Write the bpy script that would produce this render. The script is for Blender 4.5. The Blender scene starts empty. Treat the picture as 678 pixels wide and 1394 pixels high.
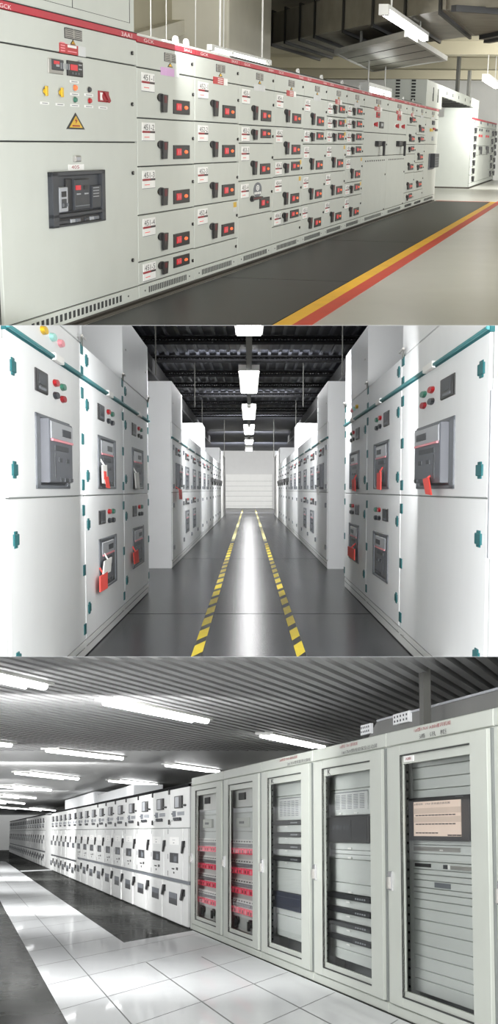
import bpy, math, random
from mathutils import Vector as V, Matrix
random.seed(7)
# ------------------------------------------------------------------ frame of the photograph
FPX, PX, PY = 2000.0, 339.0, 900.0          # focal length and principal point in photo pixels
COL = bpy.context.scene.collection

def cdir(px, py): return V((px - PX, FPX, PY - py))

class Room:
    """A storey with its own floor plane; m takes room coordinates to the world."""
    def __init__(s, vp, up):
        d = cdir(*vp).normalized(); u = V(up)
        u = (u - u.dot(d) * d).normalized()
        y = (V((0, 1, 0)) - u * u.y).normalized(); x = y.cross(u)
        s.B = Matrix((x, y, u)); s.d = (s.B @ d).normalized(); s.up = u
        s.hv = vp
    def ray(s, px, py): return s.B @ cdir(px, py)
    def at(s, px, py, z):
        r = s.ray(px, py); return r * (z / r.z)
    def hor(s, px):                      # photo row of the room's horizon at column px
        u = s.up; return PY + (u.x * (px - PX) + u.y * FPX) / u.z
    def dirto(s, px):                    # horizontal direction seen at column px of the horizon
        r = s.ray(px, s.hor(px)); r.z = 0; return r.normalized()

UP1 = (139 * .75, -2000, 5799)
R1 = Room((802, 199), UP1)
R2 = Room((340, 666.5), (0, -233.5, 2000))
R3 = Room((-52, 1132), (0, 232, 2000))
BASE = R2.B
OFF = V((0, 0, 1.4))
for r in (R1, R2, R3):
    m3 = BASE @ r.B.transposed()
    r.W = Matrix.Translation(OFF) @ m3.to_4x4()

class Face:
    """Vertical plane; x runs left to right as seen from in front, y inward, z up."""
    def __init__(s, room, xdir, lat):
        X = V(xdir); X.z = 0; X.normalize(); Z = V((0, 0, 1)); Y = Z.cross(X)
        s.room, s.X, s.Y, s.lat = room, X, Y, lat
        m = Matrix.Identity(4)
        for i, a in enumerate((X, Y, Z)):
            for k in range(3): m[k][i] = a[k]
        o = Y * lat
        for k in range(3): m[k][3] = o[k]
        s.M = room.W @ m
    def P(s, px, py, y=0.0):
        r = s.room.ray(px, py); p = r * ((s.lat + y) / r.dot(s.Y)); return p.dot(s.X), p.z
    def x(s, px, py=None):
        return s.P(px, s.room.hor(px) if py is None else py)[0]
    def z(s, px, py): return s.P(px, py)[1]
    def rect(s, l, r, t, b, y=0.0):
        c, m = (l + r) / 2, (t + b) / 2
        return s.P(l, m, y)[0], s.P(r, m, y)[0], s.P(c, b, y)[1], s.P(c, t, y)[1]
    def fl(s, px, py, z):                # floor / ceiling point in face coordinates
        p = s.room.at(px, py, z); return p.dot(s.X), p.dot(s.Y) - s.lat
    def loc(s, p): return p.dot(s.X), p.dot(s.Y) - s.lat
    def yat(s, px, py, x):               # inward depth where the ray crosses the plane x = const
        r = s.room.ray(px, py); p = r * (x / r.dot(s.X)); return p.dot(s.Y) - s.lat

# ------------------------------------------------------------------ materials
MATS = {}
def lin(c):
    return tuple(((v / 255) / 12.92 if v / 255 <= .04045 else ((v / 255 + .055) / 1.055) ** 2.4) for v in c)
def mat(name, rgb, rough=.5, metal=0.0, emit=0.0, noise=.06, scale=3.0, spec=.5, ecol=None):
    m = bpy.data.materials.new(name); m.use_nodes = True
    nt = m.node_tree; b = nt.nodes['Principled BSDF']
    tc = nt.nodes.new('ShaderNodeTexCoord'); n = nt.nodes.new('ShaderNodeTexNoise')
    n.inputs['Scale'].default_value = scale; n.inputs['Detail'].default_value = 4
    nt.links.new(tc.outputs['Object'], n.inputs['Vector'])
    cr = nt.nodes.new('ShaderNodeValToRGB')
    c = lin(rgb)
    cr.color_ramp.elements[0].position = .3; cr.color_ramp.elements[1].position = .7
    cr.color_ramp.elements[0].color = tuple(v * (1 - noise) for v in c) + (1,)
    cr.color_ramp.elements[1].color = tuple(min(1, v * (1 + noise)) for v in c) + (1,)
    nt.links.new(n.outputs['Fac'], cr.inputs['Fac'])
    nt.links.new(cr.outputs['Color'], b.inputs['Base Color'])
    b.inputs['Roughness'].default_value = rough; b.inputs['Metallic'].default_value = metal
    b.inputs['Specular IOR Level'].default_value = spec
    if emit:
        b.inputs['Emission Color'].default_value = lin(ecol or rgb) + (1,)
        b.inputs['Emission Strength'].default_value = emit
    MATS[name] = m; return m
def glass(name, tint=.93):
    m = bpy.data.materials.new(name); m.use_nodes = True; nt = m.node_tree
    nt.nodes.remove(nt.nodes['Principled BSDF'])
    t = nt.nodes.new('ShaderNodeBsdfTransparent'); t.inputs[0].default_value = (tint, tint + .01, tint, 1)
    g = nt.nodes.new('ShaderNodeBsdfGlossy'); g.inputs['Roughness'].default_value = .02
    lw = nt.nodes.new('ShaderNodeFresnel'); lw.inputs[0].default_value = 1.12
    mx = nt.nodes.new('ShaderNodeMixShader')
    nt.links.new(lw.outputs[0], mx.inputs[0]); nt.links.new(t.outputs[0], mx.inputs[1]); nt.links.new(g.outputs[0], mx.inputs[2])
    nt.links.new(mx.outputs[0], nt.nodes['Material Output'].inputs['Surface']); MATS[name] = m

# ------------------------------------------------------------------ mesh builder
TXT = {}
def text_mesh(s):
    if s not in TXT:
        cu = bpy.data.curves.new('t', 'FONT'); cu.body = s; cu.resolution_u = 2
        o = bpy.data.objects.new('t', cu); COL.objects.link(o)
        bpy.context.view_layer.update()
        me = o.evaluated_get(bpy.context.evaluated_depsgraph_get()).to_mesh()
        vs = [(v.co.x, v.co.y) for v in me.vertices]; fs = [tuple(p.vertices) for p in me.polygons]
        bpy.data.objects.remove(o); bpy.data.curves.remove(cu)
        TXT[s] = (vs, fs)
    return TXT[s]

class MB:
    def __init__(s): s.v, s.f, s.m, s.names = [], [], [], []
    def mi(s, n):
        if n not in s.names: s.names.append(n)
        return s.names.index(n)
    def add(s, vs, fs, m):
        b = len(s.v); k = s.mi(m); s.v += [tuple(q) for q in vs]
        for f in fs: s.f.append(tuple(b + i for i in f)); s.m.append(k)
        return s
    def box(s, x0, x1, y0, y1, z0, z1, m, c=0, cx=None):
        if x0 > x1: x0, x1 = x1, x0
        if z0 > z1: z0, z1 = z1, z0
        if not c:
            vs = [(x, y, z) for y in (y0, y1) for x, z in ((x0, z0), (x1, z0), (x1, z1), (x0, z1))]
            return s.add(vs, [(0, 1, 2, 3), (7, 6, 5, 4), (0, 4, 5, 1), (1, 5, 6, 2), (2, 6, 7, 3), (3, 7, 4, 0)], m)
        cx = c if cx is None else cx
        vs = [(x0 + cx, y0, z0 + c), (x1 - cx, y0, z0 + c), (x1 - cx, y0, z1 - c), (x0 + cx, y0, z1 - c)]
        for y in (y0 + c, y1): vs += [(x0, y, z0), (x1, y, z0), (x1, y, z1), (x0, y, z1)]
        fs = [(0, 1, 2, 3), (11, 10, 9, 8)]
        for a in (0, 4):
            for i in range(4):
                j = (i + 1) % 4; fs.append((a + i, a + 4 + i, a + 4 + j, a + j))
        return s.add(vs, fs, m)
    def quad(s, x0, x1, y, z0, z1, m):
        return s.add([(x0, y, z0), (x1, y, z0), (x1, y, z1), (x0, y, z1)], [(0, 1, 2, 3)], m)
    def cyl(s, cx, cz, rx, rz, y0, y1, m, n=14, k=1.0):       # axis along y, front end scaled by k
        vs = []
        for y, q in ((y0, k), (y1, 1)):
            vs += [(cx + rx * q * math.cos(2 * math.pi * i / n), y, cz + rz * q * math.sin(2 * math.pi * i / n)) for i in range(n)]
        fs = [tuple(range(n)), tuple(range(2 * n - 1, n - 1, -1))]
        fs += [(i, n + i, n + (i + 1) % n, (i + 1) % n) for i in range(n)]
        return s.add(vs, fs, m)
    def ring(s, cx, cz, rx, rz, t, y0, y1, m, n=14):
        vs = []
        for y in (y0, y1):
            for q in (1, 1 - t):
                vs += [(cx + rx * q * math.cos(2 * math.pi * i / n), y, cz + rz * q * math.sin(2 * math.pi * i / n)) for i in range(n)]
        fs = []
        for i in range(n):
            j = (i + 1) % n
            fs += [(i, j, n + j, n + i), (2 * n + j, 2 * n + i, 3 * n + i, 3 * n + j), (i, 2 * n + i, 2 * n + j, j), (n + j, 3 * n + j, 3 * n + i, n + i)]
        return s.add(vs, fs, m)
    def prism(s, pts, y0, y1, m):                               # polygon in x,z pushed along y
        n = len(pts); vs = [(x, y0, z) for x, z in pts] + [(x, y1, z) for x, z in pts]
        return s.add(vs, [tuple(range(n)), tuple(range(2 * n - 1, n - 1, -1))] + [(i, n + i, n + (i + 1) % n, (i + 1) % n) for i in range(n)], m)
    def slab(s, pts, z0, z1, m):                                # polygon in x,y pushed along z
        n = len(pts); vs = [(x, y, z0) for x, y in pts] + [(x, y, z1) for x, y in pts]
        return s.add(vs, [tuple(range(n - 1, -1, -1)), tuple(range(n, 2 * n))] + [(i, (i + 1) % n, n + (i + 1) % n, n + i) for i in range(n)], m)
    def rod(s, p, q, r, m, n=8):
        p, q = V(p), V(q); a = (q - p).normalized(); b = a.orthogonal().normalized(); c = a.cross(b)
        vs = [o + (b * math.cos(2 * math.pi * i / n) + c * math.sin(2 * math.pi * i / n)) * r for o in (p, q) for i in range(n)]
        return s.add(vs, [tuple(range(n - 1, -1, -1)), tuple(range(n, 2 * n))] + [(i, (i + 1) % n, n + (i + 1) % n, n + i) for i in range(n)], m)
    def text(s, t, x0, x1, z0, z1, y, m):
        vs, fs = text_mesh(t)
        if not vs: return s
        a0 = min(v[0] for v in vs); a1 = max(v[0] for v in vs); b0 = min(v[1] for v in vs); b1 = max(v[1] for v in vs)
        kx = (x1 - x0) / max(a1 - a0, 1e-6); kz = (z1 - z0) / max(b1 - b0, 1e-6)
        return s.add([(x0 + (v[0] - a0) * kx, y, z0 + (v[1] - b0) * kz) for v in vs], fs, m)

def build(name, mb, matrix=None, parent=None, o=(0, 0, 0)):
    me = bpy.data.meshes.new(name)
    me.from_pydata([(x - o[0], y - o[1], z - o[2]) for x, y, z in mb.v], [], mb.f)
    for n in mb.names: me.materials.append(MATS[n])
    me.polygons.foreach_set('material_index', mb.m); me.update()
    ob = bpy.data.objects.new(name, me); COL.objects.link(ob)
    if parent is not None: ob.parent = parent
    if matrix is not None: ob.matrix_world = matrix
    return ob

class Thing:
    def __init__(s, name, label, cat, face, o, group=None):
        s.o = o; s.face = face
        e = bpy.data.objects.new(name, None); COL.objects.link(e)
        e.empty_display_size = .2
        e.matrix_world = face.M @ Matrix.Translation(V(o))
        e['label'] = label; e['category'] = cat
        if group: e['group'] = group
        s.e = e
    def part(s, name, mb, parent=None, label=None):
        ob = build(name, mb, parent=parent or s.e, o=s.o)
        if label: ob['label'] = label
        return ob
def solo(name, label, cat, face, mb, group=None, kind=None):
    c = V((sum(v[0] for v in mb.v), sum(v[1] for v in mb.v), 0)) / len(mb.v)
    c.z = min(v[2] for v in mb.v)
    ob = build(name, mb, matrix=face.M @ Matrix.Translation(c), o=c)
    if label: ob['label'] = label
    if cat: ob['category'] = cat
    if group: ob['group'] = group
    if kind: ob['kind'] = kind
    return ob
def struct(name, face, mb): return solo(name, None, None, face, mb, kind='structure')
ORD = ['first', 'second', 'third', 'fourth', 'fifth', 'sixth', 'seventh', 'eighth', 'ninth', 'tenth', 'eleventh', 'twelfth', 'thirteenth',
       'fourteenth', 'fifteenth', 'sixteenth', 'seventeenth', 'eighteenth', 'nineteenth', 'twentieth', 'twenty-first']

# palette
mat('paint_grey_green', (194, 198, 191), .45, noise=.02)
mat('paint_white', (222, 224, 225), .4, noise=.015)
mat('paint_rack', (182, 186, 178), .45, noise=.02)
mat('paint_rack_inner', (200, 204, 201), .5, noise=.02)
mat('paint_switchgear', (214, 215, 213), .42, noise=.02)
mat('seam', (46, 48, 48), .7)
mat('seam_soft', (120, 124, 122), .7)
mat('red_band', (178, 42, 58), .45)
mat('white', (235, 235, 232), .5)
mat('text_white', (238, 225, 225), .5)
mat('text_red', (150, 30, 40), .5)
mat('text_dark', (50, 48, 50), .5)
mat('black_plastic', (22, 21, 23), .4)
mat('dark_grey', (52, 55, 60), .45)
mat('mid_grey', (104, 108, 114), .45)
mat('breaker_grey', (92, 95, 102), .42)
mat('breaker_light', (158, 161, 166), .3)
mat('silver', (172, 170, 165), .35, metal=.6)
mat('chrome', (205, 205, 205), .25, metal=.8)
mat('red_plastic', (178, 32, 40), .4)
mat('red_lit', (196, 40, 50), .4, emit=.25)
mat('amber_lit', (250, 110, 60), .4, emit=.55)
mat('yellow_plastic', (215, 175, 40), .4)
mat('yellow_paint', (246, 190, 30), .5)
mat('red_paint', (208, 62, 34), .5)
mat('pink', (214, 170, 214), .5)
mat('teal', (20, 84, 88), .5, spec=.3)
mat('handle_red', (98, 28, 34), .5)
mat('teal_light', (52, 122, 126), .45)
mat('green_plastic', (58, 120, 100), .4)
mat('cyan_pale', (160, 216, 208), .4)
mat('pink_lamp', (236, 150, 160), .4)
mat('tag_red', (238, 84, 76), .6)
mat('base_brown', (74, 70, 62), .55)
mat('rubber', (26, 27, 29), .4, noise=.15, scale=2, spec=.25)
mat('concrete_grey', (192, 192, 186), .28, noise=.05, scale=1.2)
mat('beige', (174, 168, 146), .8, noise=.05, scale=1.5)
mat('beige_light', (208, 204, 188), .8, noise=.03)
mat('wall_white', (232, 232, 228), .8, noise=.02)
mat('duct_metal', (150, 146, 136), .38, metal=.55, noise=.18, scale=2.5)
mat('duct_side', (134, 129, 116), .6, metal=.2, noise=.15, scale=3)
mat('black_iron', (26, 27, 28), .5)
mat('steel_dark', (84, 84, 80), .5, metal=.3)
mat('window_dark', (58, 60, 58), .2)
mat('tube', (255, 255, 255), .4, emit=9.0)
mat('tube_soft', (250, 252, 255), .4, emit=2.2)
mat('panel_light', (255, 255, 255), .4, emit=14.0)
mat('fixture', (200, 200, 196), .5)
mat('ceiling_dark', (34, 36, 44), .6, noise=.2, scale=1)
mat('deck_rib', (50, 52, 60), .55, noise=.15)
mat('floor_dark', (37, 38, 42), .24, noise=.4, scale=.7, spec=.1)
mat('joist_black', (10, 10, 12), .8, spec=.1)
mat('tape_yellow', (240, 214, 44), .5)
mat('tape_black', (30, 30, 30), .5)
mat('tape_pale', (206, 198, 132), .5)
mat('wall_pale', (206, 206, 204), .7, noise=.02)
mat('slat', (152, 152, 152), .5, noise=.03)
mat('ceiling_void', (40, 40, 41), .9)
mat('ceiling_flat', (165, 165, 164), .35, noise=.03)
mat('tile_white', (214, 216, 217), .035, noise=.01, spec=.05)
mat('grout', (112, 114, 114), .6)
mat('floor_charcoal', (58, 59, 57), .2, noise=.2, scale=1.5, spec=.05)
mat('tray_grey', (108, 108, 106), .55)
mat('screen', (206, 186, 172), .4, emit=.45)
mat('screen_line', (70, 55, 50), .6)
mat('screen_soft', (190, 170, 156), .5, emit=.35)
mat('rack_unit', (30, 31, 35), .4)
mat('rack_blue', (44, 49, 66), .45)
mat('terminal_red', (232, 66, 96), .5, emit=.25)
mat('paper', (205, 207, 206), .7)
mat('void_grey', (110, 113, 114), .7)
glass('glass')
glass('glass_clear', .97)

def polished(name, fac, rough):
    """hard gloss over a dull body: tile or sealed floor"""
    m = MATS[name]; nt = m.node_tree; b = nt.nodes['Principled BSDF']
    src = b.inputs['Base Color'].links[0].from_socket
    d = nt.nodes.new('ShaderNodeBsdfDiffuse'); g = nt.nodes.new('ShaderNodeBsdfGlossy'); mx = nt.nodes.new('ShaderNodeMixShader')
    g.inputs['Roughness'].default_value = rough; mx.inputs[0].default_value = fac
    nt.links.new(src, d.inputs['Color']); nt.links.new(d.outputs[0], mx.inputs[1]); nt.links.new(g.outputs[0], mx.inputs[2])
    nt.links.new(mx.outputs[0], nt.nodes['Material Output'].inputs['Surface']); nt.nodes.remove(b)
polished('tile_white', .2, .035); polished('floor_charcoal', .14, .1)
# ================================================================== TOP ROOM: grey drawer switchboards and black matting
t = Face(R1, R1.d, 1.0)
LAT1 = 2.2 / (t.z(185, 48) - t.z(185, 408))
F1 = Face(R1, R1.d, LAT1)
S1 = 2.2                                             # cabinets are broad: x scale of round fittings
ZT, ZRB, ZS, ZPL, ZB = F1.z(185.3, 47.7), F1.z(185.3, 57), F1.z(185.3, 91.4), F1.z(185.3, 389), F1.z(185.3, 408)
ZF1 = ZB - .05
DEP = 1.3
def lock(mb, x, z, y=-.022):
    mb.cyl(x, z, .024, .016, y - .012, y, 'black_plastic', 10); mb.cyl(x, z, .01, .006, y - .014, y - .012, 'silver', 8)
def carcass(T, x0, x1, zt, y0=.012):
    mb = MB(); mb.box(x0, x1, y0, DEP, ZB, zt, 'paint_grey_green'); mb.box(x0 + .004, x1 - .004, y0 - .006, y0 + .01, ZB + .004, zt - .004, 'seam')
    T.part('carcass', mb)
    mb = MB(); mb.box(x0, x1, .03, DEP, ZF1, ZB, 'base_brown'); mb.box(x0, x1, -.03, .05, ZF1, ZF1 + .022, 'base_brown')
    T.part('base_channel', mb)
def panel(x0, x1, z0, z1, g=.005, gx=.008, m='paint_grey_green', y0=-.02):
    mb = MB(); mb.box(x0 + gx, x1 - gx, y0, .02, z0 + g, z1 - g, m, .004); return mb
def header(T, x0, x1, left, right, zt=None, stickers=None):
    w = x1 - x0
    mb = MB(); mb.box(x0 + .003, x1 - .003, -.026, .02, ZRB, ZT - .008, 'red_band', .003); mb.box(x0, x1, -.028, .02, ZT - .008, ZT, 'fixture')
    h = ZT - ZRB
    if left: mb.text(left, x0 + w * .1, x0 + w * .26, ZRB + h * .2, ZRB + h * .7, -.0275, 'text_white')
    if right: mb.text(right, x0 + w * .78, x0 + w * .93, ZRB + h * .2, ZRB + h * .7, -.0275, 'text_white')
    T.part('header_band', mb, label='red header band with white lettering')
    mb = panel(x0, x1, ZS, ZRB); lock(mb, x0 + w * .935, (ZS * .45 + ZRB * .55))
    p = T.part('top_panel', mb)
    cx = x0 + w * .54
    mb = MB(); zz = ZRB - .06
    mb.box(cx - w * .1, cx + w * .1, -.024, -.019, zz - .052, zz + .022, 'text_dark'); mb.box(cx - w * .092, cx + w * .092, -.026, -.02, zz - .048, zz + .018, 'silver')
    for k in range(4): mb.box(cx - w * .085, cx - w * .01, -.027, -.025, zz - .042 + k * .015, zz - .036 + k * .015, 'text_dark'); mb.box(cx + w * .02, cx + w * .085, -.027, -.025, zz - .042 + k * .015, zz - .036 + k * .015, 'text_dark')
    T.part('rating_plate', mb, p)
    mb = MB(); z0 = zz - .095
    mb.prism([(cx - w * .045, z0), (cx + w * .045, z0), (cx, z0 + .04)], -.023, -.02, 'text_dark'); mb.prism([(cx - w * .028, z0 + .007), (cx + w * .028, z0 + .007), (cx, z0 + .031)], -.0245, -.02, 'yellow_paint')
    T.part('warning_triangle', mb, p)
    sk = {'red': ('red_plastic', 'white'), 'pink': ('pink', 'paper'), 'pale': ('paper', 'paper')}[stickers or 'red']
    mb = MB(); z0 = zz - .172
    mb.box(cx - w * .16, cx + w * .07, -.023, -.019, z0, z0 + .068, sk[0]); mb.box(cx + w * .07, cx + w * .16, -.023, -.019, z0, z0 + .068, sk[1])
    for k in range(3): mb.box(cx - w * .06, cx + w * .05, -.024, -.02, z0 + .012 + k * .019, z0 + .02 + k * .019, 'white' if sk[0] == 'red_plastic' else sk[0])
    T.part('sticker', mb, p)
def plinth(T, x0, x1, z0=None, z1=None):
    z0 = ZB if z0 is None else z0; z1 = ZPL if z1 is None else z1
    mb = panel(x0, x1, z0, z1); n = 22; w = x1 - x0
    for k in range(n):
        a = x0 + w * (.17 + .66 * k / (n - 1)); h = z1 - z0
        mb.box(a - w * .008, a + w * .008, -.0225, -.018, z0 + h * .28, z0 + h * .72, 'seam')
    for a in (.1, .9): mb.cyl(x0 + w * a, (z0 + z1) / 2, .014, .008, -.024, -.018, 'dark_grey', 8)
    T.part('plinth', mb, label='vented plinth')
def rail(T, x0, x1, m='steel_dark', r=.014):
    mb = MB(); z = ZT + .03; mb.rod((x0, .1, z), (x1, .1, z), r, m, 6); mb.box(x0 + .03, x0 + .07, .08, .12, ZT, z, m); T.part('lifting_rail', mb)
def eyebolt(T, x, y=.1):
    mb = MB(); mb.ring(x, ZT + .055, .075, .045, .3, y - .012, y + .012, 'white'); mb.box(x - .02, x + .02, y - .015, y + .015, ZT, ZT + .02, 'silver')
    T.part('lifting_eye', mb)
def handle(mb, x, z, w, ln=.125, side=False, r=.036):
    k = w
    mb.cyl(x, z, k * .055, r, -.034, -.02, 'black_plastic', 14)
    if side:
        mb.prism([(x - k * .03, z - .02), (x + k * .26, z - .012), (x + k * .26, z + .014), (x - k * .03, z + .024)], -.05, -.034, 'black_plastic')
        mb.box(x, x + k * .2, -.051, -.049, z - .006, z + .008, 'handle_red')
    else:
        mb.prism([(x - k * .005, z + .028), (x + k * .085, z + .026), (x + k * .07, z - ln), (x + k * .0, z - ln)], -.05, -.034, 'black_plastic')
        mb.box(x + k * .02, x + k * .06, -.052, -.049, z - ln * .35, z + .018, 'handle_red')
def drawer(T, x0, x1, z0, z1, num, narrow, fx=(.07, .27, .37, .59, .89), lit=True, mark=False, side=False, emblem=False):
    w = x1 - x0; h = z1 - z0
    mb = panel(x0, x1, z0, z1); lock(mb, x0 + w * .955, z0 + h * (.42 if narrow else .6))
    if mark: mb.box(x0 + w * .88, x0 + w * .95, -.023, -.018, z1 - .075, z1 - .02, 'yellow_plastic'); mb.box(x0 + w * .88, x0 + w * .95, -.0225, -.018, z1 - .12, z1 - .075, 'paper')
    if emblem:
        ex, ez = x0 + w * .53, z1 - .115
        mb.cyl(ex, ez, w * .12, .085, -.023, -.018, 'mid_grey', 20); mb.ring(ex, ez + .022, w * .045, .034, .35, -.0245, -.022, 'white', 16); mb.box(ex - w * .012, ex + w * .012, -.0245, -.022, ez + .01, ez + .034, 'white')
        for q in (-.075, -.025, .025, .075): mb.box(ex + w * (q - .018), ex + w * (q + .018), -.0245, -.022, ez - .05, ez - .024, 'white')
    d = T.part('drawer', mb)
    if num:
        lh = min(.15, h - .04); zt = z1 - (.035 if not narrow else (h - lh) / 2)
        a, b = x0 + w * fx[0], x0 + w * fx[1]
        mb = MB(); mb.box(a, b, -.025, -.018, zt - lh, zt, 'white')
        mb.box(a, b, -.0265, -.02, zt - lh * .58, zt - lh * .46, 'text_red'); mb.box(b - (b - a) * .4, b, -.0268, -.02, zt - lh * .575, zt - lh * .465, 'text_dark')
        mb.text(num, a + (b - a) * .1, b - (b - a) * .06, zt - lh * .42, zt - lh * .1, -.0262, 'text_dark'); mb.box(a + (b - a) * .15, a + (b - a) * .55, -.026, -.02, zt - lh * .83, zt - lh * .79, 'tag_red')
        mb.box(a, b, -.026, -.02, zt - lh - .004, zt - lh, 'mid_grey')
        T.part('number_plate', mb, d)
    mb = MB(); handle(mb, x0 + w * fx[2], z0 + (h * .62 if narrow else min(.185, h * .5)), w, min(.125, h * .42), side)
    T.part('rotary_handle', mb, d)
    ph = min(.125, h * .52); zc = z0 + (h * .57 if narrow else min(.035, h * .1) + ph / 2 + .02)
    a, b = x0 + w * fx[3], x0 + w * fx[4]; pw = b - a
    mb = MB(); mb.box(a, b, -.03, -.018, zc - ph / 2, zc + ph / 2, 'black_plastic', .004)
    mb.box(a + pw * .16, a + pw * .44, -.036, -.029, zc - ph * .24, zc + ph * .26, 'red_lit', .004)
    for q in (.24, .36): mb.box(a + pw * q, a + pw * (q + .02), -.037, -.035, zc - ph * .12, zc + ph * .12, 'pink_lamp')
    mb.cyl(a + pw * .75, zc, pw * .105, ph * .14, -.038, -.029, 'amber_lit' if lit else 'red_plastic', 14, .8)
    T.part('control_plate', mb, d)

def bnd(px): return F1.x(px)
EDGE = [-8, 184, 262.3, 323, 370.5, 410.5, 442, 469.5, 493, 526, 551.5, 564.5, 577, 594]
XB = [bnd(p) for p in EDGE]
G1 = 'grey drawer switchboard cabinets in the long front row'
def zl(px, py): return F1.z(px, py)
# ---- cabinet with the large air circuit breaker
def rc(l, r, tp, bt): return F1.rect(l, r, tp, bt)
x0, x1 = XB[0], XB[1]; w = x1 - x0
T = Thing('switchboard_cabinet', 'widest grey switchboard cabinet at left, plate 405 above black circuit breaker, tall upper box', 'cabinet', F1, (x0, 0, ZF1), G1)
carcass(T, x0, x1, ZT)
mb = MB(); mb.box(x0, F1.x(181), -.02, DEP, ZT, ZT + .62, 'paint_grey_green', .004)
a0, a1 = F1.x(95, 10), F1.x(173.5, 25)
for (p0, p1, q0, q1) in ((F1.x(40), a1, ZT + .075, ZT + .078), (a1 - .012, a1, ZT + .075, ZT + .6), (a0 - .006, a0 + .006, ZT + .075, ZT + .6)): mb.box(p0, p1, -.0215, -.018, q0, q1, 'seam')
T.part('upper_box', mb)
za, zb = F1.z(183, 45), F1.z(183, 54.5)
mb = MB(); mb.box(x0, x1 - .003, -.026, .02, zb, za - .006, 'red_band', .003)
mb.box(x0, x1, -.0275, .02, za - .006, za, 'seam')
l, r, b, tt = rc(-6, 10, 5.5, 11.5); mb.text('GCK', l, r, b, tt, -.0275, 'text_white'); l, r, b, tt = rc(161, 175.5, 44.5, 50.5); mb.text('3AA1', l, r, b, tt, -.0275, 'text_white')
T.part('header_band', mb, label='red header band with white lettering')
z1_ = F1.z(183, 90); z2_ = F1.z(183, 193.8); z3_ = F1.z(183, 390)
mb = panel(x0, x1, z1_, zb, gx=.01); lx, lz = F1.P(175.8, 72.3); lock(mb, lx, lz)
p = T.part('top_panel', mb)
mb = MB(); l, r, b, tt = rc(84, 107.7, 40, 54); mb.box(l, r, -.024, -.018, b, tt, 'text_dark'); mb.box(l + .01, r - .01, -.026, -.02, b + .006, tt - .006, 'silver')
for k in range(5): mb.box(l + .02, (l + r) / 2 - .02, -.027, -.025, b + .012 + k * .014, b + .017 + k * .014, 'text_dark'); mb.box((l + r) / 2 + .02, r - .02, -.027, -.025, b + .012 + k * .014, b + .017 + k * .014, 'text_dark')
T.part('rating_plate', mb, p)
def tri(l, r, tp, bt, y=-.022):
    a, c, z0, z1 = rc(l, r, tp, bt); m_ = (a + c) / 2; q = z1 - z0; ww = c - a; mb = MB()
    mb.prism([(a, z0), (c, z0), (m_, z1)], y - .002, y + .004, 'black_plastic'); mb.prism([(a + ww * .14, z0 + q * .1), (c - ww * .14, z0 + q * .1), (m_, z1 - q * .19)], y - .004, y, 'yellow_plastic')
    mb.prism([(m_ - ww * .02, z0 + q * .34), (m_ + ww * .08, z0 + q * .56), (m_ + ww * .0, z0 + q * .56), (m_ + ww * .03, z0 + q * .72), (m_ - ww * .07, z0 + q * .5), (m_, z0 + q * .5)], y - .0055, y - .003, 'text_red')
    mb.box(a + ww * .3, c - ww * .3, y - .0055, y - .003, z0 + q * .17, z0 + q * .25, 'text_red'); return mb
T.part('warning_triangle', tri(92, 99, 54, 61), p)
mb = MB(); l, r, b, tt = rc(77, 102.4, 60.5, 73.5); mb.box(l, r, -.024, -.018, b, tt, 'red_plastic')
for k in range(4): mb.box(l + .02, l + (r - l) * .28, -.025, -.022, b + .012 + k * .018, b + .02 + k * .018, 'pink_lamp')
mb.box(l + (r - l) * .42, r - .04, -.025, -.022, b + .045, b + .063, 'white'); mb.box(l + (r - l) * .42, r - .04, -.025, -.022, b + .015, b + .022, 'pink_lamp')
l2, r2, b2, t2 = rc(102.4, 112.7, 63.5, 77); mb.box(l2, r2, -.024, -.018, b2, t2, 'paper')
T.part('sticker', mb, p)
mb = panel(x0, x1, z2_, z1_, gx=.01); lx, lz = F1.P(176, 142); lock(mb, lx, lz)
p = T.part('door', mb)
mb = MB(); l, r, b, tt = rc(61, 81, 80.5, 100.5); mb.box(l, r, -.03, -.018, b, tt, 'silver', .004)
mb.box(l + .06, r, -.034, -.027, b + .025, tt, 'dark_grey', .003); mb.box(l + .15, r - .1, -.036, -.033, b + .05, b + .07, 'breaker_light'); mb.box(l + .1, l + .22, -.036, -.033, tt - .035, tt - .012, 'red_lit')
for k in range(5): mb.box(l + .25 + k * .045, l + .265 + k * .045, -.0355, -.033, tt - .06, tt - .02, 'breaker_light')
T.part('meter', mb, p)
mb = MB(); l, r, b, tt = rc(87, 107.7, 83.5, 104); mb.box(l, r, -.032, -.018, b, tt, 'black_plastic', .004); mb.box(l + (r - l) * .16, l + (r - l) * .62, -.0345, -.031, b + .04, tt - .025, 'red_lit')
for k in range(3): mb.box(l + (r - l) * .7, r - (r - l) * .1, -.0345, -.031, b + .05 + k * .03, b + .058 + k * .03, 'breaker_light')
for k in range(3): mb.cyl(l + (r - l) * (.3 + .2 * k), b + .02, .014, .008, -.0345, -.031, 'mid_grey', 8)
T.part('meter', mb, p, 'black meter with red display')
for (px, py, m_, kind) in ((56.6, 124, 'yellow_plastic', 'switch'), (78, 126, 'yellow_plastic', 'switch'), (98, 119.5, 'amber_lit', 'lamp'), (117.4, 122, 'dark_grey', 'lamp'), (98, 135.7, 'green_plastic', 'lamp'), (118, 137, 'red_plastic', 'lamp')):
    mb = MB(); cx, cz = F1.P(px, py)
    mb.cyl(cx, cz, .045, .024, -.025, -.018, 'silver', 12)
    if kind == 'switch': mb.cyl(cx, cz, .036, .019, -.034, -.025, m_, 12); mb.box(cx - .02, cx + .02, -.046, -.034, cz - .032, cz + .034, m_, .004)
    else: mb.cyl(cx, cz, .04, .021, -.036, -.025, m_, 12, .8)
    T.part('selector_switch' if kind == 'switch' else 'pilot_lamp', mb, p)
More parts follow.
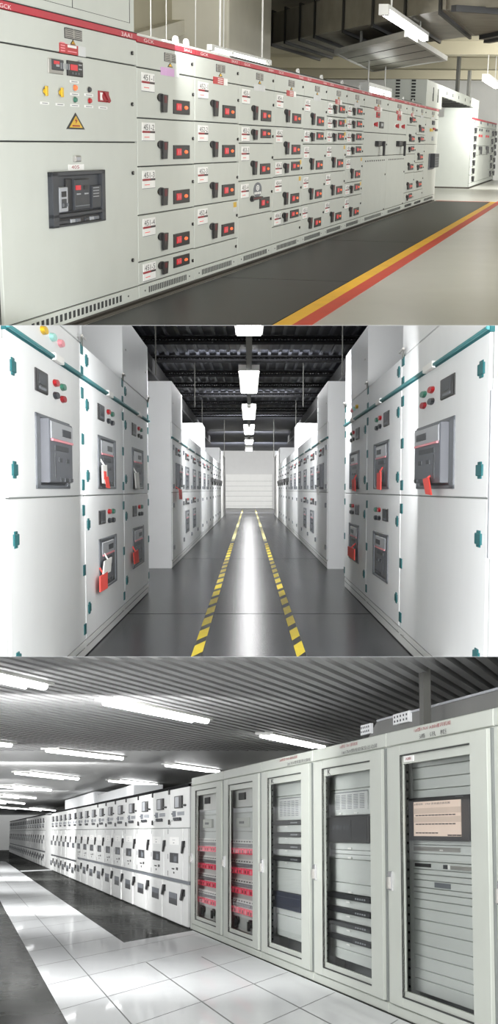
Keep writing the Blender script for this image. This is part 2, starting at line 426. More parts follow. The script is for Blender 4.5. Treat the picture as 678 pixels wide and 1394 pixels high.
for (px, py) in ((57, 140.3), (78, 142.3), (98, 128.3), (98, 143.6), (117.3, 129.3), (117.3, 145), (136.7, 146.7), (97.5, 111.3)):
    mb = MB(); l, r, b, tt = rc(px - 5.8, px + 5.8, py - 1.7, py + 1.7); mb.box(l, r, -.023, -.018, b, tt, 'white'); mb.box(l + .03, r - .03, -.024, -.02, b + .006, b + .011, 'mid_grey'); T.part('caption_plate', mb, p)
mb = MB(); l, r, b, tt = rc(130, 143.7, 124, 139); mb.box(l, r, -.03, -.018, b, tt, 'text_red', .003); mb.box(l + .03, r - .03, -.034, -.026, b + .012, tt - .012, 'white', .003)
cx, cz = (l + r) / 2, (b + tt) / 2; mb.cyl(cx, cz, .065, .032, -.042, -.03, 'text_red', 14); mb.prism([(cx - .05, cz + .03), (cx + .03, cz + .035), (cx + .12, cz - .03), (cx + .08, cz - .045)], -.052, -.04, 'text_red')
T.part('selector_switch', mb, p, 'red rotary switch on white plate')
T.part('warning_triangle', tri(86.4, 111.5, 153.4, 176), p)
mb = panel(x0, x1, z3_, z2_, gx=.01)
for q in ((177, 235.4), (176.7, 354)): lx, lz = F1.P(*q); lock(mb, lx, lz)
p = T.part('door', mb, label='tall lower door around the breaker')
mb = MB(); l, r, b, tt = rc(96, 103.5, 212, 220); mb.box(l, r, -.045, -.018, b, tt, 'silver', .006); mb.box(l + .03, r - .03, -.05, -.04, b + .012, tt - .01, 'breaker_light'); T.part('keyhole', mb, p)
mb = MB(); l, r, b, tt = rc(89.5, 110.5, 223.5, 231.5); mb.box(l, r, -.024, -.018, b, tt, 'white'); mb.text('405', l + .06, r - .12, b + .01, tt - .008, -.025, 'text_red'); T.part('number_plate', mb, p)
l, r, b, tt = rc(62, 134.5, 232.5, 305.5)
mb = MB(); W_, H_ = r - l, tt - b
for q in ((l, l + W_ * .1, b, tt), (r - W_ * .07, r, b, tt), (l, r, tt - H_ * .08, tt), (l, r, b + H_ * .17, b + H_ * .24), (l, r, b, b + H_ * .04)): mb.box(q[0], q[1], -.06, -.018, q[2], q[3], 'dark_grey', .005)
mb.box(l + .02, r - .02, -.026, -.018, b + .01, tt - .01, 'black_plastic')
T.part('breaker_bezel', mb, p)
mb = MB(); mb.box(l + W_ * .1, r - W_ * .07, -.03, -.02, b + H_ * .25, tt - H_ * .08, 'dark_grey')
l2, r2, b2, t2 = rc(71, 82.5, 254.5, 288.5); mb.box(l2, r2, -.06, -.025, b2, t2, 'breaker_light', .005)
mb.box(l2 + .04, r2 - .04, -.062, -.058, t2 - .07, t2 - .03, 'black_plastic'); mb.box(l2 + .04, r2 - .04, -.062, -.058, t2 - .15, t2 - .085, 'dark_grey')
for k in range(2): mb.cyl(l2 + .07 + .1 * k, b2 + .05, .025, .014, -.064, -.058, 'mid_grey', 8)
l2, r2, b2, t2 = rc(82.5, 91, 243, 287); mb.box(l2, r2, -.045, -.025, b2, t2, 'black_plastic', .004)
l2, r2, b2, t2 = rc(91, 111.5, 243.5, 285); mb.box(l2, r2, -.065, -.025, b2, t2, 'dark_grey', .005)
for q, m_ in (((92, 98.5, 252, 258.3), 'red_lit'), ((103, 108.5, 251.8, 257.5), 'black_plastic'), ((93.5, 98.5, 263, 264.8), 'breaker_light'), ((104, 109, 262.3, 264), 'breaker_light'), ((92, 111, 278.8, 280.2), 'mid_grey')):
    e = rc(*q); mb.box(e[0], e[1], -.07, -.063, e[2], e[3], m_)
l2, r2, b2, t2 = rc(117, 129, 252, 283); mb.box(l2, r2, -.055, -.025, b2, t2, 'dark_grey', .005)
for k in range(4): mb.box(l2 + .02, r2 - .06, -.057, -.053, t2 - .02 - k * .022, t2 - .014 - k * .022, 'breaker_light')
T.part('circuit_breaker', mb, p, 'black air circuit breaker')
mb = MB(); l2, r2, b2, t2 = rc(69.5, 130, 295, 303.5); mb.box(l2, r2, -.04, -.018, b2, t2, 'black_plastic')
for k, a in enumerate((.02, .3, .42, .62, .74, .86)):
    mb.box(l2 + (r2 - l2) * a, l2 + (r2 - l2) * (a + (.24 if k == 0 else .09)), -.05, -.035, b2 + .01, t2 - .01, ('dark_grey', 'breaker_light', 'mid_grey', 'dark_grey', 'breaker_light', 'mid_grey')[k], .003)
T.part('terminal_strip', mb, p)
plinth(T, x0, x1, F1.z(183, 409), z3_)
eyebolt(T, x1 + .03)

# ---- drawer cabinets: lower edge of each drawer read at its left edge
DR = [
 (185.3, [(160.4, 0), (227, 0), (293.5, 0), (357.5, 0), (389, 1)], None, '451', 'pink', 'with pink sticker and five drawers numbered 451'),
 (263.5, [(165, 0), (223, 0), (280.8, 0), (338.3, 0)], 'blank', '452', 'red', 'with red sticker and four drawers numbered 452'),
 (324, [(169.5, 0), (195, 1), (247, 0), (296, 0)], 'blank', '453', 'pale', 'with round grey emblem on its lowest drawer'),
 (373, [(172.3, 0), (217.3, 0), (241.4, 1), (287.4, 0), (308.7, 1)], 'blank', '454', 'red', 'with five drawers over a blank panel, right of the round emblem'),
 (412.5, [(175.4, 0), (196.2, 1), (237.9, 0), (279, 0), (319.4, 0)], None, '455', 'pale', 'with five drawers of which the second is shallow'),
 (444, [(158, 1), (176.6, 1), (196.2, 1), (234.4, 0), (272.4, 0), (309, 0)], None, '456', 'red', 'with three shallow drawers above three deep ones'),
 (471, [(159.5, 1), (177.5, 1), (196.2, 1), (213.8, 1), (248.8, 0), (267.8, 1), (299.8, 0)], None, '457', 'pale', 'with seven drawers, left of the two tall plain doors'),
 (553.5, [(170, 1), (196.7, 0), (210, 1), (235.5, 0), (261.8, 0), (275.5, 1)], None, '', 'red', 'slim, with red stickered top and six drawers, right of tall plain doors'),
 (566.5, [(183.3, 0), (196.3, 1), (221.5, 0), (234, 1), (258.7, 0)], 'blank', '', 'pale', 'slim, with five drawers, beside the end cabinet'),
]
SLOT = [1, 2, 3, 4, 5, 6, 7, 10, 11]
for i, (px, rows, blank, num, stick, desc) in zip(SLOT, DR):
    x0, x1 = XB[i], XB[i + 1]
    T = Thing('switchboard_cabinet', 'grey switchboard cabinet ' + desc, 'cabinet', F1, (x0, 0, ZF1), G1)
    carcass(T, x0, x1, ZT); header(T, x0, x1, 'GCK', '3AA%d' % (i + 1), stickers=stick)
    zt = ZS
    for k, (py, nar) in enumerate(rows):
        zb_ = ZPL if (k == len(rows) - 1 and not blank) else zl(px, py)
        fx = (.07, .27, .37, .59, .89) if i < 5 else ((.06, .25, .33, .56, .86) if i < 10 else (.06, .22, .3, .5, .85))
        if nar: fx = (fx[0], fx[1], fx[2], fx[3], fx[4])
        sd = (i == 3 and k == 3)
        drawer(T, x0, x1, zb_, zt, '%s-%d' % (num, k + 1) if num else '', nar, fx, lit=not (sd or (i == 6 and k == 1)),
               mark=(i, k) in ((2, 3), (4, 2), (4, 3), (6, 1), (6, 2), (6, 3), (7, 4), (7, 5)), side=sd, emblem=sd)
        zt = zb_
    if blank:
        mb = panel(x0, x1, ZPL, zt); lock(mb, x0 + (x1 - x0) * .94, zt - .09); T.part('blank_panel', mb)
    plinth(T, x0, x1); eyebolt(T, x0 + .12)
    if i == 1: eyebolt(T, x1 - .28)
    rail(T, x0, x1, 'white' if i < 3 else 'steel_dark', .012 if i < 3 else .018)
# ---- the two incomer cabinets with big black handles
for i, A, hub, desc in ((8, [(510.7, 514.8, 152.3, 160.2, 'meter'), (506.5, 510, 166, 172.5, 'rot'), (514.8, 519.8, 165.8, 174.6, 'blk')], (509, 517, 192, 199, 515), 'with one red switch and a big black handle above tall plain door'),
                        (9, [(539.8, 543.7, 156.5, 164, 'meter'), (536, 539.4, 168.5, 174.5, 'rot'), (544, 547.6, 169.3, 175.3, 'rot')], (538, 546, 192, 199, 544), 'with two red switches and a big black handle above tall plain door')):
    x0, x1 = XB[i], XB[i + 1]; w = x1 - x0
    T = Thing('switchboard_cabinet', 'grey switchboard cabinet ' + desc, 'cabinet', F1, (x0, 0, ZF1), G1)
    carcass(T, x0, x1, ZT); header(T, x0, x1, 'GCK', '3AA%d' % (i + 1), stickers='red')
    pxl = EDGE[i]; zA = zl(pxl, (179.8, 181.9)[i - 8]); zB2 = zl(pxl, (212.8, 211.2)[i - 8])
    p = T.part('door', panel(x0, x1, zA, ZS))
    for (l_, r_, t_, b_, kd) in A:
        l, r, b, tt = rc(l_, r_, t_, b_); mb = MB()
        if kd == 'rot': mb.box(l, r, -.03, -.018, b, tt, 'white', .003); mb.cyl((l + r) / 2, (b + tt) / 2, (r - l) * .4, (tt - b) * .4, -.06, -.03, 'red_plastic'); mb.box((l + r) / 2 - .03, (l + r) / 2 + .06, -.08, -.06, b, tt, 'red_plastic', .004)
        else: mb.box(l, r, -.04, -.018, b, tt, 'red_plastic' if kd == 'meter' else 'black_plastic', .005); mb.box(l + (r - l) * .25, r - (r - l) * .25, -.043, -.038, b + (tt - b) * .3, tt - (tt - b) * .25, 'dark_grey' if kd == 'meter' else 'breaker_light')
        T.part('selector_switch' if kd == 'rot' else 'meter', mb, p)
    mb = panel(x0, x1, zB2, zA); lock(mb, x0 + w * .95, (zA + zB2) / 2); p = T.part('door', mb)
    l, r, b, tt = rc(*hub[:4]); mb = MB(); mb.box(l, r, -.09, -.018, b, tt, 'black_plastic', .008)
    lx = F1.x(hub[4], 200); mb.prism([(lx - .05, tt), (lx + .07, tt), (lx + .05, zl(hub[4], 212)), (lx - .04, zl(hub[4], 212))], -.13, -.09, 'black_plastic'); T.part('rotary_handle', mb, p)
    mb = panel(x0, x1, ZPL, zB2); zv = zB2 - .085
    for k in range(10): a = x0 + w * (.1 + .085 * k); mb.box(a, a + w * .035, -.0225, -.018, zv - .012, zv + .012, 'seam')
    for q in (.35, 1.0): lock(mb, x0 + w * .94, zB2 - q)
    T.part('door', mb, label='tall plain lower door'); plinth(T, x0, x1); eyebolt(T, x0 + .12)
# ---- end cabinet
x0, x1 = XB[12], XB[13]; w = x1 - x0
T = Thing('switchboard_cabinet', 'grey switchboard cabinet at far right end of row with dark protruding breaker', 'cabinet', F1, (x0, 0, ZF1), G1)
carcass(T, x0, x1, ZT); header(T, x0, x1, '', '3AA13', stickers='pale')
zA = zl(579, 196.3); p = T.part('door', panel(x0, x1, zA, ZS))
for (l_, r_, t_, b_, m_) in ((587, 589.6, 164.5, 170, 'dark_grey'), (584, 587, 175, 179, 'yellow_plastic'), (588, 590.5, 174, 177, 'text_red'), (591, 593.5, 175.5, 178.5, 'black_plastic'), (586.5, 588.5, 186, 191.5, 'breaker_light')):
    l, r, b, tt = rc(l_, r_, t_, b_); mb = MB(); mb.box(l, r, -.05, -.018, b, tt, m_, .005)
    T.part('meter' if m_ == 'dark_grey' else 'selector_switch', mb, p)
p = T.part('door', panel(x0, x1, ZPL, zA)); l, r, b, tt = rc(582, 588.5, 209, 230.5); mb = MB(); mb.box(l, r, -.05, -.018, b, tt, 'mid_grey', .006); mb.box(l + .12, r - .02, -.17, -.05, b + .05, tt - .0, 'dark_grey', .008)
for k in range(4): mb.box(l + .2, r - .15, -.172, -.168, b + .09 + k * .06, b + .11 + k * .06, 'mid_grey')
T.part('circuit_breaker', mb, p, 'dark grey protruding breaker'); plinth(T, x0, x1); eyebolt(T, x0 + .12)
# ---- second row beyond the aisle, same line
E2 = [641, 647, 657, 666, 670, 674.6, 678.5, 682.5]
XR = [F1.x(p) for p in E2]
G1b = 'grey cabinets of the row beyond the aisle'
desc2 = ['end cabinet with blank grey side panel and seven handles', 'wide cabinet with two black handles beside the end one', 'wide cabinet with plain lower door, third from aisle', 'narrow cabinet with handle drawers, fourth from aisle', 'narrow cabinet with handle drawers, fifth from aisle', 'cabinet with handle drawers cut by photo right edge', 'last cabinet touching the right edge of the top photo']
for i in range(6):
    x0, x1 = XR[i], XR[i + 1]; w = x1 - x0
    T = Thing('switchboard_cabinet', 'grey switchboard beyond the aisle, ' + desc2[i], 'cabinet', F1, (x0, 0, ZF1), G1b)
    zt2 = ZT
    carcass(T, x0, x1, zt2)
    mb = MB(); mb.box(x0, x1, -.026, .02, ZRB, zt2, 'red_band'); T.part('header_band', mb, label='red header band')
    mb = panel(x0, x1, ZS, ZRB); mb.box(x0 + w * .4, x0 + w * .6, -.024, -.018, ZS + .1, ZS + .2, 'mid_grey'); T.part('top_panel', mb)
    if i in (1, 2):
        zA, zB2 = -.05, -.36
        p = T.part('door', panel(x0, x1, zA, ZS)); mb = MB()
        for q in (.3, .6): mb.box(x0 + w * q, x0 + w * (q + .14), -.05, -.018, .25, .33, 'red_plastic'); mb.box(x0 + w * q, x0 + w * (q + .1), -.05, -.018, .45, .53, 'dark_grey')
        T.part('selector_switch', mb, p)
        p = T.part('door', panel(x0, x1, zB2, zA)); mb = MB(); mb.box(x0 + w * .4, x0 + w * .65, -.08, -.018, -.17, -.07, 'black_plastic'); mb.box(x0 + w * .52, x0 + w * .62, -.1, -.06, -.33, -.07, 'black_plastic'); T.part('rotary_handle', mb, p)
        T.part('door', panel(x0, x1, ZPL, zB2))
    else:
        n = (7, 0, 0, 6, 7, 6, 6)[i]; hh = (ZS - ZPL) / n
        for k in range(n):
            z0 = ZPL + k * hh; mb = panel(x0, x1, z0, z0 + hh); d = T.part('drawer', mb); a = x0 + w * (.42 if i == 0 else .4 + .15 * (k % 2)); mb = MB()
            mb.box(a, a + w * .3, -.08, -.018, z0 + hh * .5, z0 + hh * .8, 'black_plastic'); mb.box(a + w * .08, a + w * .2, -.09, -.04, z0 + hh * .12, z0 + hh * .6, 'black_plastic'); T.part('rotary_handle', mb, d)
    T.part('plinth', panel(x0, x1, ZB, ZPL))

# ---- floor markings and matting
def q1(pts, z=ZF1): return [F1.fl(a, b, z) for a, b in pts]
Y0 = -.06
ya = F1.fl(372, 443, ZF1)[1]; yb = F1.fl(398, 443, ZF1)[1]; yc = F1.fl(424, 443, ZF1)[1]
xe = F1.fl(592, 275, ZF1)[0] + .6
xs = [F1.fl(150, 443, ZF1)[0] - 1.5, F1.fl(434, 327, ZF1)[0], F1.fl(319, 379, ZF1)[0], xe]
sg = sorted(xs)
for k, d in enumerate(('nearest black rubber mat with faint scuff in front of cabinets', 'middle black rubber mat between two seams beside the drawer cabinets', 'farthest black rubber mat reaching the end of the row')):
    mb = MB(); mb.box(sg[k] + .012, sg[k + 1] - .012, ya + .01, Y0, ZF1 + .001, ZF1 + .008, 'rubber', 0); solo('rubber_mat', d, 'mat', F1, mb, 'black rubber mats')
ed = R1.dirto(-370); ev = V((ed.dot(F1.X), ed.dot(F1.Y)))
mb = MB(); mb.slab([(sg[0], yb), (xe + .3, yb), (xe + .3, ya), (sg[0], ya)], ZF1 + .001, ZF1 + .006, 'yellow_paint'); mb.slab([(xe, ya), (xe + .3, ya), (xe + .3, Y0), (xe, Y0)], ZF1 + .001, ZF1 + .006, 'red_paint')
solo('floor_stripe', 'yellow floor stripe along the outer edge of black matting', 'floor marking', F1, mb)
mb = MB(); mb.slab([(sg[0], yc), (xe + .9, yc), (xe + .9, yb), (sg[0], yb)], ZF1 + .001, ZF1 + .006, 'red_paint')
solo('floor_stripe', 'red floor stripe running outside the yellow one', 'floor marking', F1, mb)
XF = 66.0                                     # far end of the hall
mb = MB(); mb.box(sg[0] - .3, XF, -14, 8, ZF1 - .1, ZF1, 'concrete_grey'); struct('floor', F1, mb)
# ---- shell
ZC1 = 2.55
mb = MB(); mb.box(XF, XF + .2, -16, 8, ZF1, ZC1, 'wall_white'); struct('wall_far', F1, mb)
mb = MB(); mb.box(1.5, XF, 7.5, 7.7, ZF1, ZC1, 'beige'); struct('wall_left', F1, mb)
mb = MB(); mb.box(1.5, XF, -16, 8, ZC1, ZC1 + .15, 'beige')
struct('ceiling', F1, mb)
def skew(px0, py0, px1, py1, z):
    a, b = F1.fl(px0, py0, z), F1.fl(px1, py1, z); return a, b
nb = 0
for xk in (34, 42, 50, 58):
    mb = MB(); e = ev / abs(ev.x) if abs(ev.x) > .2 else ev
    # beams follow the crossing direction
    mb.slab([(xk + e.x * 0, 7.5), (xk + 1.2, 7.5), (xk + 1.2 + 10, 7.5 - 10 * abs(ev.y / ev.x)), (xk + 10, 7.5 - 10 * abs(ev.y / ev.x))][::-1] if False else [(xk, 7.5), (xk, -16), (xk + 1.0, -16), (xk + 1.0, 7.5)], ZC1 - .32, ZC1 + .02, 'beige')
    nb += 1; struct('trim_%d' % nb, F1, mb)
# ---- pillar behind the cabinets
yp = 1.7
xl, zt_ = F1.P(311, 60, yp); xr, _ = F1.P(369, 60, yp)
mb = MB(); mb.box(xl, xr, yp, yp + 1.2, ZF1, ZC1, 'beige_light', .03)
solo('concrete_pillar', 'square pale concrete pillar rising behind the front cabinets', 'pillar', F1, mb)
# window strip and cross beam at the left behind the cabinets
yw = 3.2
xl, zl_ = F1.P(262, 85, yw); xr, zh = F1.P(312, 30, yw)
T = Thing('wall_window', 'dark window between beam and pillar behind the front cabinets', 'window', F1, (xl, yw, zl_))
mb = MB(); mb.box(F1.P(225, 60, yw)[0], xr + .6, yw, yw + .05, .3, F1.P(290, 30, yw)[1], 'window_dark'); T.part('pane', mb)
mb = MB(); a = F1.P(274.5, 60, yw)[0]
mb.box(a, a + .12, yw - .05, yw + .02, .3, F1.P(276, 38, yw)[1], 'black_iron'); a = F1.P(281, 60, yw)[0]; mb.box(a, a + .22, yw - .05, yw + .02, .3, F1.P(281, 36, yw)[1], 'black_iron'); T.part('frame', mb)
def pbar(face, P0, P1, py0, y, th, name, mb, m):
    x0, z0 = face.P(*P0, y); x1, z1 = face.P(*P1, y); mb.prism([(x0, z0), (x1, z1), (x1, z1 + th), (x0, z0 + th)], y, y + .5, m)
mb = MB()
pts = [F1.P(170, 72, 2.4), F1.P(222, 56, 2.4), F1.P(318, 26, 2.4), F1.P(318, 8, 2.4), F1.P(170, 50, 2.4)]
mb.prism(pts, 2.4, 2.9, 'beige_light'); pts = [F1.P(170, 50, 2.4), F1.P(318, 8, 2.4), F1.P(318, -12, 2.4), F1.P(170, -12, 2.4)]; mb.prism(pts, 2.6, 2.9, 'beige')
solo('sloping_beam', 'pale sloping beam above the dark window behind the cabinets', 'beam', F1, mb)
for (px, p0, p1, r_, d) in ((205.5, -5, 64, .006, 'leftmost thin suspension rod above the pink-stickered cabinet'), (226.5, -5, 66, .006, 'second thin suspension rod above the pink-stickered cabinet'), (266, -5, 72, .006, 'thin suspension rod beside the dark window'), (304, -5, 74, .009, 'thin rod holding left end of the near tube light')):
    mb = MB(); a, z0 = F1.P(px, p1, 1.0); _, z1 = F1.P(px, p0, 1.0); mb.rod((a, 1.0, ZT), (a, 1.0, ZC1), r_, 'fixture', 6)
    solo('suspension_rod', d, 'rod', F1, mb, 'suspension rods of the top photo')

# ---- ventilation duct
class RoomFrame:
    def __init__(s, room): s.room = room; s.M = room.W
RF1, RF2, RF3 = RoomFrame(R1), RoomFrame(R2), RoomFrame(R3)
def xy(room, px, py, z): p = room.at(px, py, z); return V((p.x, p.y))
zd, zdt = 1.75, 2.28
p = xy(R1, 366, 60, zd); q = xy(R1, 600, 14, zd); wv = xy(R1, 641, 49, zd) - q
T = Thing('ventilation_duct', 'large galvanised rectangular duct with black flanges crossing under the ceiling', 'duct', RF1, (p.x, p.y, zd))
mb = MB(); q2 = q + (q - p) * .02
mb.slab([tuple(p), tuple(p + wv), tuple(q2 + wv), tuple(q2)], zd, zdt, 'duct_metal')
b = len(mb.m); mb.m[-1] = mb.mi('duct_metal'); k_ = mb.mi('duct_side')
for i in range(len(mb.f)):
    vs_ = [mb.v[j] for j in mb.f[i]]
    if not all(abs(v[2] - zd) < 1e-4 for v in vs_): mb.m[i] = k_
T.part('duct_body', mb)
un = wv.normalized(); al = (q - p).normalized()
for px in (370, 388, 408, 428, 467, 507, 551, 599):
    tt = (px - 366) / 234; d0 = xy(R1, px, 60 - 46 * tt, zd)
    a, c = d0 - un * .05, d0 + wv + un * .05; h = al * .05
    mb = MB(); mb.slab([tuple(a - h), tuple(c - h), tuple(c + h), tuple(a + h)], zd - .05, zdt + .05, 'black_iron'); T.part('flange', mb, label='black angle iron flange')
# elbow section running off to the right
T = Thing('ventilation_duct', 'wide grey duct section with black frame at top right corner', 'duct', RF1, (q.x, q.y, zd))
mb = MB(); pts = [xy(R1, 604, 14, zd), xy(R1, 644, 49, zd), xy(R1, 760, 38, zd), xy(R1, 760, 4, zd)]
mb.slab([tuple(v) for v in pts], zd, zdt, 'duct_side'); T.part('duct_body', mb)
for (A, B) in (((618, 8), (690, 13)), ((657, 48), (690, 41)), ((663, 53), (690, 48))):
    a, b = xy(R1, *A, zd), xy(R1, *B, zd); n_ = (b - a).normalized().orthogonal() * .06
    mb = MB(); mb.slab([tuple(a - n_), tuple(b - n_), tuple(b + n_), tuple(a + n_)][::-1], zd - .07, zd + .01, 'black_iron'); T.part('flange', mb, label='black iron frame')
# suspended flat duct cover
zt2 = 1.5
P4 = [xy(R1, a, b, zt2) for a, b in ((457, 73), (553, 49), (607, 82), (508, 97))]
T = Thing('suspended_panel', 'flat shiny metal panel hung below the big duct, beside tube light', 'panel', RF1, (P4[0].x, P4[0].y, zt2))
mb = MB(); mb.slab([tuple(v) for v in P4], zt2, zt2 + .05, 'duct_metal'); T.part('sheet', mb)
mb = MB()
for i in range(4):
    a, b = P4[i], P4[(i + 1) % 4]; n_ = (b - a).normalized().orthogonal() * .03
    mb.slab([tuple(a - n_), tuple(b - n_), tuple(b + n_), tuple(a + n_)], zt2 - .012, zt2 + .07, 'fixture')
for k in (.25, .5, .75):
    a = P4[0].lerp(P4[3], k); b = P4[1].lerp(P4[2], k); n_ = (b - a).normalized().orthogonal() * .012; mb.slab([tuple(a - n_), tuple(b - n_), tuple(b + n_), tuple(a + n_)], zt2 - .006, zt2 + .01, 'steel_dark')
T.part('edge_frame', mb)
for a in (P4[0].lerp(P4[1], .4), P4[1].lerp(P4[2], .2), P4[0].lerp(P4[3], .8)):
    mb = MB(); mb.rod((a.x, a.y, zt2), (a.x, a.y, zd if a is None else ZC1), .025, 'steel_dark', 6); T.part('hanger_rod', mb)
# ---- busbar bridge between the two rows
xa, xb_ = F1.x(581, 110), F1.x(652, 140)
dpt = min(F1.yat(523, 112, xa), 3.2)
zt3, zb3 = F1.z(581, 108), F1.z(600, 131)
T = Thing('busbar_bridge', 'grey sheet metal busbar bridge spanning the aisle between both rows', 'busbar bridge', F1, (xa, 0, ZT))
mb = MB(); mb.box(xa, xb_, -.01, dpt, zb3, zt3, 'paint_grey_green'); T.part('bridge_beam', mb)
x9 = F1.x(598); mb = MB(); mb.box(xa, x9, -.005, dpt, ZT + .01, zb3, 'paint_grey_green'); T.part('riser', mb)
mb = MB(); mb.box(F1.x(643), xb_, -.005, dpt, ZT + .01, zb3, 'paint_grey_green'); T.part('riser', mb)
mb = MB()
for px in (585.5, 592): a = F1.x(px); mb.box(a, a + .1, -.02, 0, ZT + .15, zt3 - .12, 'seam')
for px in (604, 612, 620, 629, 636): a = F1.x(px); mb.box(a, a + .1, -.02, 0, zb3 + .08, zt3 - .1, 'seam')
for k in (.25, .62):
    for j in range(7): mb.box(xa - .012, xa + .01, dpt * k, dpt * k + .1, ZT + .12 + j * .07, ZT + .16 + j * .07, 'seam')
for k in range(9): a = x9 + (F1.x(643) - x9) * (k + .5) / 9; mb.box(a - .2, a + .2, .02, dpt, zb3 - .02, zb3 + .01, 'seam')
T.part('vent_slots', mb)
for (A, B, d) in (((626, 51), (622, 140), 'nearer grey square hanger post holding the busbar bridge'), ((642, 48), (637, 145), 'farther grey square hanger post holding the busbar bridge')):
    y_ = .2; a, z0 = F1.P(*B, y_); a2, z1 = F1.P(*A, y_); mb = MB(); mb.box(a - .3, a + .3, y_ - .03, y_ + .05, zt3 if False else zb3, ZC1, 'steel_dark')
    solo('hanger_post', d, 'post', F1, mb, 'bridge hanger posts')
# ---- tube lights along the row
def tube1(A, B, z, wd, lab, rods=True, glow='tube'):
    a, b = F1.fl(*A, z), F1.fl(*B, z)
    T = Thing('tube_light', lab, 'tube light', F1, (a[0], a[1], z), 'suspended tube lights of the top photo')
    y = (a[1] + b[1]) / 2
    mb = MB(); mb.box(a[0], b[0], y - wd, y + wd, z + wd * .7, z + wd * 1.5, 'fixture'); mb.box(a[0], a[0] + .15, y - wd, y + wd, z - wd * .6, z + wd * .7, 'fixture'); mb.box(b[0] - .15, b[0], y - wd, y + wd, z - wd * .6, z + wd * .7, 'fixture'); T.part('fixture_body', mb)
    mb = MB(); mb.rod((a[0] + .15, y, z), (b[0] - .15, y, z), wd * .8, glow, 10); T.part('fluorescent_tube', mb)
    if rods:
        for q in (.15, .85):
            mb = MB(); xx = a[0] + (b[0] - a[0]) * q; mb.rod((xx, y, z + wd * 1.5), (xx, y, ZC1), .012, 'fixture', 6)
            T.part('hanger_rod', mb)
tube1((524, 16), (577, 53), 1.55, .06, 'bright tube light hung in front of the large duct')
tube1((292, 66), (361, 87), .98, .03, 'bright tube light hanging just above cabinets beside pillar', glow='tube_soft')
tube1((502, 122), (522, 130), .95, .09, 'small far tube light above the two tall plain doors')
tube1((660, 108), (676, 117.5), 1.6, .09, 'small far tube light at the right near white wall')
